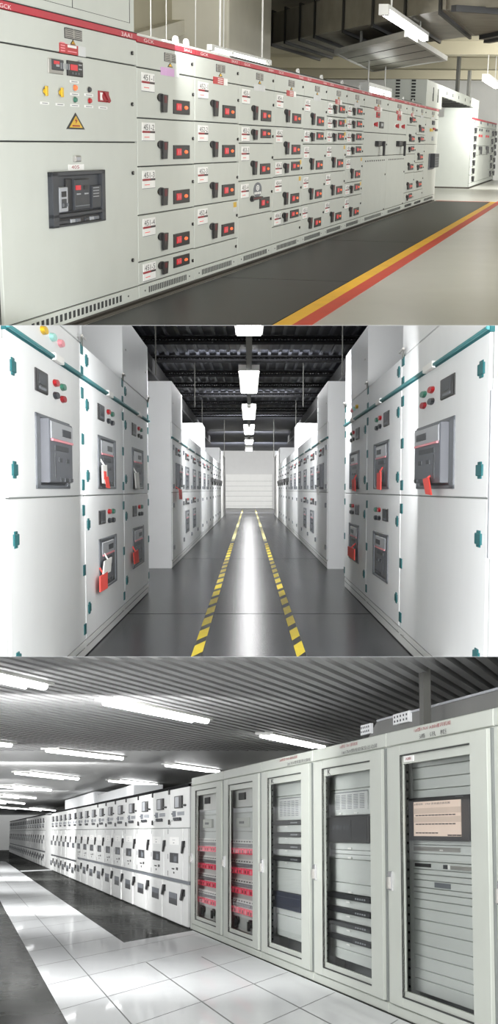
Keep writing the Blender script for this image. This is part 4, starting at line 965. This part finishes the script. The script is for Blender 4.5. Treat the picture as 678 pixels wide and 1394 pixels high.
def fill_screen(T, rp, x0, x1, pa, pb, T_h, ga, gb, gt):
    for a, b in ((.147, .17), (.12, .147), (.095, .12)): rp('equipment_panel', a, b)
    rp('equipment_panel', -.03, .095)
    def ex(mb, l, r, a, b, y):
        w = r - l; h = b - a
        mb.box(l + w * .1, r - w * .12, y - .004, y, a + h * .11, b - h * .1, 'screen')
        mb.text('1#馈线柜   17kV 系统通讯状态图', l + w * .1, l + w * .72, b - h * .18, b - h * .135, y - .006, 'screen_line'); mb.box(l + w * .1, r - w * .12, y - .005, y, b - h * .38, b - h * .25, 'screen_soft'); mb.box(l + w * .1, r - w * .12, y - .005, y, b - h * .58, b - h * .45, 'screen_soft')
        for k, n in enumerate((12, 12, 7)):
            for j in range(n): q = l + w * (.14 + .056 * j); mb.box(q, q + w * .042, y - .007, y, b - h * (.43 + .2 * k), b - h * (.405 + .2 * k), 'screen_line')
        for j in range(3): q = l + w * (.68 + .07 * j); mb.box(q, q + w * .06, y - .007, y, a + h * .12, a + h * .15, 'screen_line')
        mb.box(r - w * .2, r - w * .08, y - .005, y, b - h * .045, b - h * .03, 'mid_grey')
    rp('touch_screen', -.021, .077, 'black_plastic', dp_in - .045, .03, .97, 'black framed touch screen with beige display', ex)
    def ex2(mb, l, r, a, b, y): w = r - l; mb.box(l + w * .02, l + w * .75, y - .004, y, a + .02, b - .015, 'silver'); mb.box(l + w * .45, l + w * .5, y - .006, y, a + .025, a + .035, 'white')
    rp('rack_unit', -.05, -.03, extra=ex2); rp('equipment_panel', -.068, -.05)
    def ex3(mb, l, r, a, b, y):
        w = r - l; h = b - a; mb.box(l + w * .04, l + w * .3, y - .006, y, a + h * .3, a + h * .75, 'black_plastic'); mb.box(l + w * .5, l + w * .56, y - .006, y, a + h * .25, a + h * .75, 'dark_grey'); mb.box(l + w * .57, l + w * .6, y - .006, y, a + h * .2, a + h * .8, 'white'); mb.box(l + w * .61, l + w * .96, y - .006, y, a + h * .25, a + h * .7, 'silver')
    rp('rack_unit', -.0855, -.068, extra=ex3); rp('equipment_panel', -.097, -.0855); rp('equipment_panel', -.11, -.097)
    def ex4(mb, l, r, a, b, y): w = r - l; mb.box(l + w * .36, l + w * .6, y - .005, y, a + .012, b - .008, 'mid_grey')
    rp('equipment_panel', -.127, -.11, extra=ex4)
    z = -.127
    for h in (.011, .016, .02, .026, .026, .03, .026, .03, .022, .03): rp('equipment_panel', z - h, z); z -= h
    hdr_text(T_h, T, x0, x1, '1#馈17kV ABB通讯机柜', '通  讯  柜', (.31, .66), (.36, .62))
    mb = MB(); w = gb - ga; mb.box(ga + w * .03, ga + w * .18, -.004, .004, gt - .058, gt - .012, 'white'); mb.text('ABB', ga + w * .06, ga + w * .15, gt - .045, gt - .024, -.006, 'text_red'); T.part('maker_plate', mb)
def fill_edge(T, rp, *a): rp('equipment_panel', -.3, .17)
rack(0, 'leftmost glass rack with red breakers, touching the switchgear row', fill_feeder)
rack(1, 'second glass rack from left with four rows of red breakers', fill_feeder)
rack(2, 'middle glass rack with black units over a dark blue unit', fill_units)
rack(3, 'glass rack with black monitor above four slim black units', fill_kvm)
rack(4, 'largest glass rack at right with beige touch screen inside', fill_screen)
rack(5, 'glass rack at the right border, only its edge seen', fill_edge)

# ---- medium voltage switchgear
inv0, pit = 1 / 312.0, .000308
def swg(k, off0, off1, label, group, split, fine):
    x1, x0 = F3.x(off0 - 52), F3.x(off1 - 52); w = x1 - x0; zt = .2115 * L3; zb = -.42 * L3
    X = lambda f: x0 + w * f
    T = Thing('medium_voltage_switchgear', label, 'switchgear', F3, (x0, 0, -H3), group)
    m = 'paint_switchgear'
    mb = MB(); mb.box(x0, x1, .0, 1.1, -H3, zt, m); mb.box(X(.004), X(.996), -.004, .01, -H3 + .005, zt - .004, 'seam_soft' if fine else 'seam'); T.part('carcass', mb)
    mb = MB(); mb.box(x0, x1, -.04, .3, zt - .036, zt + .01, 'joist_black'); T.part('top_rail', mb, label='black top rail')
    mb = MB(); mb.box(X(.01), X(.97), .25, 1.1, zt, zt + .075, 'paint_white', .01); T.part('rear_box', mb)
    zs = .0175 * L3
    mb = MB(); mb.box(X(.012), X(.988), -.025, 0, zs, zt - .034, m, .005); d = T.part('relay_door', mb)
    mb = MB(); mb.box(X(.36), X(.7), -.06, -.02, .108 * L3, .165 * L3, 'black_plastic', .006); mb.box(X(.42), X(.6), -.063, -.058, .112 * L3, .16 * L3, 'breaker_light'); T.part('protection_relay', mb, d)
    mb = MB(); mb.cyl(X(.82), .119 * L3, w * .04, .018, -.05, -.02, 'black_plastic', 10); mb.box(X(.79), X(.85), -.07, -.05, .117 * L3, .121 * L3, 'black_plastic'); T.part('selector_switch', mb, d)
    mb = MB(); mb.box(X(.2), X(.34), -.04, -.02, .07 * L3, .097 * L3, 'mid_grey', .004); mb.cyl(X(.15), .084 * L3, w * .025, .012, -.035, -.02, 'black_plastic', 8); T.part('indicator_block', mb, d)
    mb = MB(); mb.box(X(.42), X(.76), -.028, -.02, .074 * L3, .092 * L3, 'breaker_light')
    for j in range(3): mb.box(X(.43), X(.75), -.03, -.027, (.076 + .006 * j) * L3, (.079 + .006 * j) * L3, 'mid_grey')
    T.part('caption_plate', mb, d)
    mb = MB(); mb.box(X(.24), X(.63), -.03, -.02, .049 * L3, .064 * L3, 'black_plastic', .003)
    for j in range(4): mb.box(X(.26 + .09 * j), X(.32 + .09 * j), -.05, -.03, .054 * L3, .066 * L3, 'dark_grey', .003)
    T.part('toggle_switches', mb, d)
    if fine:
        mb = MB(); mb.box(X(.03), X(.2), -.024, -.02, .042 * L3, .045 * L3, 'dark_grey'); mb.box(X(.06), X(.08), -.028, -.02, .03 * L3, .05 * L3, 'dark_grey'); mb.box(X(.1), X(.2), -.028, -.02, .05 * L3, .052 * L3, 'dark_grey'); T.part('mimic_diagram', mb, d)
    zm0, zm1 = -split * L3, zs - .012
    mb = MB(); mb.box(X(.012), X(.75), -.05, 0, zm0, zm1, m, .008); mb.prism([(X(.75), zm0), (X(.985), zm0), (X(.985), zm1), (X(.75), zm1)], -.035, 0, m); d = T.part('breaker_door', mb)
    zw = -.1 * L3
    mb = MB(); mb.box(X(.12), X(.56), -.054, -.045, zw - .155, zw, 'dark_grey', .003); mb.box(X(.16), X(.52), -.056, -.052, zw - .145, zw - .012, 'rack_unit'); mb.box(X(.34), X(.36), -.0575, -.055, zw - .145, zw - .012, 'mid_grey'); mb.box(X(.37), X(.5), -.0575, -.055, zw - .13, zw - .05, 'mid_grey'); T.part('view_window', mb, d)
    mb = MB(); mb.box(X(.73), X(.84), -.055, -.03, -.07 * L3, -.042 * L3, 'black_plastic', .006); mb.prism([(X(.76), -.045 * L3), (X(.85), -.042 * L3), (X(.76), -.1 * L3), (X(.71), -.098 * L3)], -.065, -.05, 'black_plastic'); T.part('door_handle', mb, d)
    mb = MB(); mb.box(X(.1), X(.58), -.0525, -.048, -.062 * L3, -.026 * L3, 'white'); mb.box(X(.26), X(.4), -.054, -.05, -.04 * L3, -.0385 * L3, 'mid_grey'); mb.box(X(.3), X(.36), -.054, -.05, -.055 * L3, -.051 * L3, 'mid_grey'); T.part('caption_plate', mb, d)
    if split < .23:
        for q in ((.24, .36, -.178, -.172), (.46, .54, -.178, -.166), (.32, .36, -.197, -.188)):
            mb = MB(); mb.box(X(q[0]), X(q[1]), -.056, -.048, q[2] * L3, q[3] * L3, 'black_plastic'); T.part('push_button', mb, d)
    zl1 = zm0 - .018 * L3
    mb = MB(); mb.box(X(.0), X(1.), -.02, 0, zl1 + .004, zm0 - .004, 'mid_grey' if split < .23 else 'dark_grey'); T.part('cross_rail', mb)
    mb = MB(); mb.box(X(.012), X(.7), -.06, 0, zb, zl1, m, .01); mb.prism([(X(.7), zb), (X(.988), zb), (X(.988), zl1), (X(.7), zl1)], -.035, 0, m); d = T.part('cable_door', mb)
    zw = zl1 - .048 * L3
    mb = MB(); mb.box(X(.12), X(.54), -.064, -.055, zw - .055 * L3, zw, 'rack_unit', .003); mb.box(X(.13), X(.53), -.066, -.06, zw - .026 * L3, zw - .003, 'mid_grey'); T.part('view_window', mb, d)
    mb = MB(); za = zl1 - .022 * L3; mb.box(X(.74), X(.85), -.06, -.03, za - .03 * L3, za, 'black_plastic', .006); mb.prism([(X(.77), za), (X(.86), za + .004), (X(.75), za - .052 * L3), (X(.68), za - .05 * L3)], -.07, -.055, 'black_plastic'); T.part('door_handle', mb, d)
    if fine:
        for z in (.19, .045, -.0, -.12, -.2): mb = MB(); mb.box(X(.0), X(.03), -.05, -.0, z * L3 - .04, z * L3 + .04, 'black_plastic'); T.part('hinge', mb)
        for z in (-.26, -.34, -.4): mb = MB(); mb.box(X(.0), X(.03), -.055, -.0, z * L3 - .04, z * L3 + .03, 'black_plastic'); T.part('hinge', mb)
    mb = MB(); mb.box(x0, x1, -.02, .0, -H3, zb - .004, 'black_plastic'); T.part('plinth', mb)
for k in range(16):
    o0 = 1 / (inv0 + pit * k); o1 = 1 / (inv0 + pit * (k + 1))
    swg(k, o0, o1, '%s white switchgear panel counting leftward from the glass racks' % ORD[k], 'white switchgear panels of the near group', .219 if k < 10 else .25, k < 7)
T = Thing('filler_cabinet', 'plain white filler panel between the two switchgear groups', 'panel', F3, (F3.x(68), 0, -H3))
mb = MB(); mb.box(F3.x(62.2), F3.x(1 / (inv0 + pit * 16) - 52), -.01, 1.1, -H3, .19 * L3, 'paint_switchgear', .006); T.part('panel_front', mb)
i1 = 1 / 114.0
for k in range(20):
    o0 = 1 / (i1 + .00032 * k); o1 = 1 / (i1 + .00032 * (k + 1))
    swg(k, o0, o1, '%s small white panel leftward in the far switchgear group' % ORD[k], 'white switchgear panels of the far group', .235, False)
# grey filler strip next to the racks
mb = MB(); mb.box(F3.x(70), F3.x(104), .5, 1.2, .236 * L3, .355 * L3, 'paint_white', .02); mb.box(F3.x(104), F3.x(146), .6, 1.3, .236 * L3, .33 * L3, 'paint_white', .02)
solo('roof_enclosure', 'white busbar boxes on top of the switchgear near far lights', 'busbar box', F3, mb)

# ---- ceiling of slats
ZC3 = 1.22
def e3(p, n): return p + EV * n
XV = V((1, 0, 0))
mb = MB()
y_near = 2000 * ZC3 / 250
far = R3.at(0, 1020, ZC3).y
def lineat(xn, yn, y): return xn + (y - yn) * EV.x / EV.y
yn = 2000 * ZC3 / 237
P_ = .122 * ZC3
slatw = .55 * P_
for k in range(-62, 14):
    xn = R3.at(503, 895, ZC3).x + k * P_
    y0, y1 = 8.0, 22.4
    a0, a1 = lineat(xn, R3.at(503, 895, ZC3).y, y0), lineat(xn, R3.at(503, 895, ZC3).y, y1)
    mb.slab([(a0, y0), (a0 + slatw, y0), (a1 + slatw, y1), (a1, y1)], ZC3, ZC3 + .1, 'slat')
mb.box(-16, 12, 8, 22.4, ZC3 + .22, ZC3 + .3, 'ceiling_void')
mb.box(-22, 14, 22.4, 110, ZC3 + .0, ZC3 + .3, 'ceiling_flat')
struct('ceiling', RF3, mb)
# ---- ceiling lights
def light3(A, B, sep, lab, z=ZC3 - .04, fine=True):
    a, b = R3.at(*A, z), R3.at(*B, z); d = (b - a); d.z = 0; n = V((-d.y, d.x, 0)).normalized()
    T = Thing('ceiling_light', lab, 'ceiling light', RF3, (a.x, a.y, z), 'twin tube ceiling lights of the bottom photo')
    w_ = sep
    mb = MB(); dd = d.normalized() * .12
    pts = [a - dd - n * .04, b + dd - n * .04, b + dd + n * (w_ + .04), a - dd + n * (w_ + .04)]
    mb.slab([(p.x, p.y) for p in pts], z + .015, z + .06, 'fixture'); T.part('fixture_body', mb)
    for q, r in ((0, .035), (w_, .02)):
        mb = MB(); mb.rod(tuple(a + n * q), tuple(b + n * q), r, 'tube', 8); T.part('fluorescent_tube', mb)
light3((165, 957), (281, 981), .17, 'brightest twin tube light at the middle of slatted ceiling')
light3((-60, 907), (60, 934), .17, 'twin tube light cut by the left edge of slatted ceiling')
light3((82, 1022), (166, 1032), .22, 'twin tube light left of centre where the slats end')
light3((371, 1002), (440, 1017), .15, 'twin tube light just above the middle glass racks')
light3((240, 1042), (297, 1050), .2, 'twin tube light above the leftmost glass rack')
light3((165, 1063), (213, 1068.5), .3, 'twin tube light above the near switchgear group')
light3((-40, 1008), (14, 1014), .22, 'short stub of twin tube light at left edge')
light3((43, 1052.5), (106, 1060), .35, 'twin tube light below the stub on smooth ceiling, largest of its column')
light3((19, 1070), (69, 1075.5), .5, 'second twin tube light of the column receding at left')
light3((6, 1082), (48, 1086.5), .6, 'third twin tube light of the column receding at left')
light3((-8, 1089.5), (33, 1094), .8, 'fourth twin tube light of the column receding at left')
light3((-10, 1097.5), (22, 1101), 1., 'farthest twin tube light of the column receding at left')
light3((41, 1100), (75, 1103.5), .8, 'far twin tube light above the far switchgear')
# ---- cable tray over the racks
yt = .28
T = Thing('cable_tray', 'dark grey cable tray running over the glass racks', 'cable tray', F3, (F3.x(560), yt, .24 * L3))
pts = [F3.P(497, 1004, yt), F3.P(514, 983, yt), F3.P(760, 912, yt), F3.P(760, 950, yt), F3.P(600, 985, yt)]
mb = MB(); zt_ = F3.P(600, 958, yt)[1]; z0_ = ZTOP
x_a = F3.P(514, 983, yt)[0]
mb.prism([(F3.P(496, 1004, yt)[0], z0_), (F3.P(800, 940, yt)[0], z0_), (F3.P(800, 940, yt)[0], zt_), (x_a, zt_)], yt, yt + .3, 'tray_grey')
mb.box(x_a, F3.P(800, 940, yt)[0], yt - .01, yt + .01, zt_ - .012, zt_ + .006, 'breaker_light'); T.part('side_rail', mb)
for (l_, r_, t_, b_) in ((495, 508, 985, 1001), (539.5, 561, 969, 986)):
    mb = MB(); l, r, b, tt = F3.rect(l_, r_, t_ + 1, b_ - 1, yt); mb.box(l, r, yt - .03, yt, b, tt, 'paint_white', .004)
    for i in range(5):
        for j in range(2): mb.cyl(l + (r - l) * (.12 + .19 * i), b + (tt - b) * (.3 + .4 * j), (r - l) * .03, .01, yt - .034, yt - .028, 'dark_grey', 8)
    T.part('splice_plate', mb)
yq = .12; a = F3.P(571, 960, yq)[0]; b = F3.P(576.5, 960, yq)[0]
mb = MB(); mb.box(a, b, yq, yq + .06, ZTOP, ZC3 + .05, 'steel_dark'); mb.box(a - .1, b + .1, yq - .02, yq + .1, ZTOP, ZTOP + .02, 'steel_dark')
solo('hanger_post', 'dark square post from ceiling to top of rightmost rack', 'post', F3, mb)

# ---- floor: tiles, dark strip, dark matting
def xy3(px, py): p = R3.at(px, py, -H3); return V((p.x, p.y))
dv = V((R3.d.x, R3.d.y)); e2 = V((EV.x, EV.y))
z0, z1 = -H3 - .1, -H3
mb = MB(); mb.slab([(-30, 5), (12, 5), (12, 120), (-30, 120)], z0, z1 - .002, 'floor_charcoal'); struct('floor', RF3, mb)
E_l = xy3(47, 1311); E_r = xy3(100, 1236.5); c = xy3(168.5, 1283); wb = xy3(261, 1267)
# white aisle polygon
nr = -6.0
def along(p, t): return p + dv * t
ff = 46
cr = (wb - c)
far_r = along(c, ff)
pA = along(E_l, nr); pB = along(E_l, 60)
pC = along(c, 52); 
bx_ = wb + cr.normalized() * .05
pn = along(bx_, -14)
mb = MB(); mb.slab([tuple(v) for v in (pA, along(pA, 0) + (pn - pA), bx_, c, pC, pB)], z1 - .02, z1, 'tile_white')
g = 'grout'
def seam(p, q, w_=.012):
    n = (q - p).normalized().orthogonal() * w_; mb.slab([tuple(v) for v in (p - n, q - n, q + n, p + n)], z1 - .01, z1 + .0006, g)
s1 = xy3(177, 1392); seam(along(s1, -3), along(s1, 50), .006)
s2 = xy3(315, 1392); seam(along(s2, -3), along(s2, 5.2), .008)
s3 = xy3(408, 1372); seam(along(s3, -4), along(s3, 5), .008)
def hit(p, u, q, v):            # p + t u  on line q + s v
    den = u.x * v.y - u.y * v.x; d = q - p; return p + u * ((d.x * v.y - d.y * v.x) / den)
A_ = xy3(390, 1324); B_ = xy3(456, 1351); stp = (hit(B_, e2, s1, dv) - hit(A_, e2, s1, dv)).length
for k in range(-3, 30):
    q = along(A_, stp * k); l = hit(q, e2, E_l, dv); r = hit(q, e2, wb, dv) if hit(q, e2, wb, dv).y < wb.y else hit(q, e2, c, dv)
    seam(l, r, .006)
struct('floor', RF3, mb)
# thin pale strip across the dark matting far off
mb = MB(); a, b = xy3(28, 1186), xy3(72, 1184); n = dv * .7
mb.slab([tuple(v) for v in (a - n, b - n, b + n, a + n)], z1 - .003, z1 + .002, 'tile_white'); solo('floor_stripe', 'thin white strip across the dark floor before far switchgear', 'floor marking', RF3, mb)
# ---- shell
xw = F3.x(8)
mb = MB(); mb.box(xw - .3, xw, -30, 3, -H3, ZC3 + .3, 'wall_white'); struct('wall_far', F3, mb)
mb = MB(); mb.box(xw, 8, 2.6, 2.8, -H3, ZC3 + .3, 'wall_white'); struct('wall_right', F3, mb)
mb = MB(); xp = F3.x(11.5); mb.box(xp, xp + .5, -1.0, -.8, -H3, .15 * L3, 'breaker_light')
solo('slim_post', 'slim grey post at the far left end of room', 'post', F3, mb)
# ================================================================== storeys end cleanly where the next one starts
import bmesh
def cut(objs, room_list, py, keep_above):
    pass
def plane_world(py):
    # plane through the camera eye and one row of the photograph
    n = V((0, py - PY, FPX)); n = V((0, FPX * 0 + (py - PY), FPX)).normalized()   # normal in camera axes, pointing up
    R = BASE.to_4x4()
    return OFF.copy(), (BASE @ n).normalized()
bpy.context.view_layer.update()
def room_of(o):
    while o.parent: o = o.parent
    q = o.matrix_world.to_3x3()
    up = q @ V((0, 0, 1))
    best = max((R1, R2, R3), key=lambda r: (r.W.to_3x3() @ V((0, 0, 1))).dot(up)); return best
def clip(o, co, no):
    inv = o.matrix_world.inverted(); lc = inv @ co; ln = (o.matrix_world.to_3x3().transposed() @ no).normalized()
    ds = [(v.co - lc).dot(ln) for v in o.data.vertices]
    if not ds or max(ds) <= 1e-5: return
    bm = bmesh.new(); bm.from_mesh(o.data)
    r = bmesh.ops.bisect_plane(bm, geom=bm.verts[:] + bm.edges[:] + bm.faces[:], plane_co=lc, plane_no=ln, clear_outer=True, dist=1e-6)
    ed = [e for e in r['geom_cut'] if isinstance(e, bmesh.types.BMEdge)]
    if ed: bmesh.ops.holes_fill(bm, edges=ed, sides=0)
    if len(bm.verts) == 0: DEAD.append(o)
    bm.to_mesh(o.data); bm.free()
DEAD = []
c1, n1 = plane_world(442.8); c2, n2 = plane_world(443.2); c3, n3 = plane_world(893.8); c4, n4 = plane_world(894.2)
for o in list(bpy.data.objects):
    if o.type != 'MESH': continue
    r = room_of(o)
    if r is R1: clip(o, c1, -n1)
    elif r is R2: clip(o, c2, n2); clip(o, c3, -n3)
    else: clip(o, c4, n4)
for o in DEAD:
    if not o.children: bpy.data.objects.remove(o)
# ------------------------------------------------------------------ lights
def area(name, frame, p, target, sx, sy, watts, col=(1, 1, 1)):
    l = bpy.data.lights.new(name, 'AREA'); l.shape = 'RECTANGLE'; l.size = sx; l.size_y = sy; l.energy = watts; l.color = col
    o = bpy.data.objects.new(name, l); COL.objects.link(o)
    d = (V(target) - V(p)).normalized()
    o.matrix_world = frame.M @ Matrix.Translation(V(p)) @ d.to_track_quat('-Z', 'Y').to_matrix().to_4x4(); return o
# top room: added fill lamps along the aisle, no fixtures of the hall
W1 = (1, 1, .985)
for x_ in (-6, 6, 20, 34, 48):
    area('aisle_fill', F1, (x_, -9, 2.0), (x_ + 7, 2, -.4), 12, 1.5, 520, W1)
area('aisle_fill', F1, (40, -5, 1.2), (66, -2, 2.0), 6, 2, 500, W1)  # added fill aimed at the far wall
area('aisle_fill', F1, (52, -3, 1.0), (66, 0, 1.4), 5, 1.5, 480, W1)
area('bay_fill', F1, (14, 1.6, 1.3), (30, 4.5, 1.6), 5, 1, 220, W1)  # added fill behind the row, no real lamp there
# middle room: added fill lamps facing down the corridor, besides its ceiling lights
for y_, z_, e_ in ((5.5, .2, 290), (12, .5, 60), (20, 1.4, 150), (30, 2.2, 230), (42, 2.2, 380), (56, 2.2, 600), (72, 2.2, 700)):
    area('corridor_fill', RF2, (0, y_, z_), (0, y_ + 10, -.2), 2.4, .5 if y_ < 9 else 1.2, e_)
area('corridor_fill', RF2, (0, 88, 1.0), (0, 110, -.2), 2, 2, 2600)  # added fill brightening the end wall
# bottom room: unseen fill lamps added to brighten fronts and white aisle
for x_, z_, e_ in ((-5, .3, 70), (-14, .5, 110), (-24, .55, 180), (-38, .6, 230), (-56, .6, 320)):
    area('aisle_fill', F3, (x_, -4.5, z_), (x_ - 3, 1, -.6), 7, 1.2, e_)
for x_, z_, e_ in ((-4, .2, 85), (-13, .75, 120), (-26, .8, 260), (-44, .8, 420)):
    area('aisle_fill', F3, (x_, -2.7, z_), (x_ - 7, -2.3, -1.5), 3, .3, e_)
w = bpy.data.worlds.new('world'); bpy.context.scene.world = w; w.use_nodes = True
w.node_tree.nodes['Background'].inputs[0].default_value = (.95, .97, 1, 1); w.node_tree.nodes['Background'].inputs[1].default_value = .92
# ------------------------------------------------------------------ camera
cd = bpy.data.cameras.new('camera'); cam = bpy.data.objects.new('camera', cd); COL.objects.link(cam)
cd.sensor_fit = 'VERTICAL'; cd.sensor_height = 36; cd.sensor_width = 36; cd.lens = FPX * 36 / 1394.0
cd.shift_y = (PY - 697.0) / 1394.0 * 1
cd.clip_end = 500
Rm = Matrix((BASE @ V((1, 0, 0)), BASE @ V((0, 0, 1)), BASE @ V((0, -1, 0)))).transposed()
cam.matrix_world = Matrix.Translation(OFF) @ Rm.to_4x4()
sc = bpy.context.scene; sc.camera = cam
sc.view_settings.view_transform = 'Standard'; sc.view_settings.look = 'None'
sc.cycles.use_denoising = True; sc.cycles.max_bounces = 8; sc.cycles.transparent_max_bounces = 12; sc.cycles.sample_clamp_indirect = 6
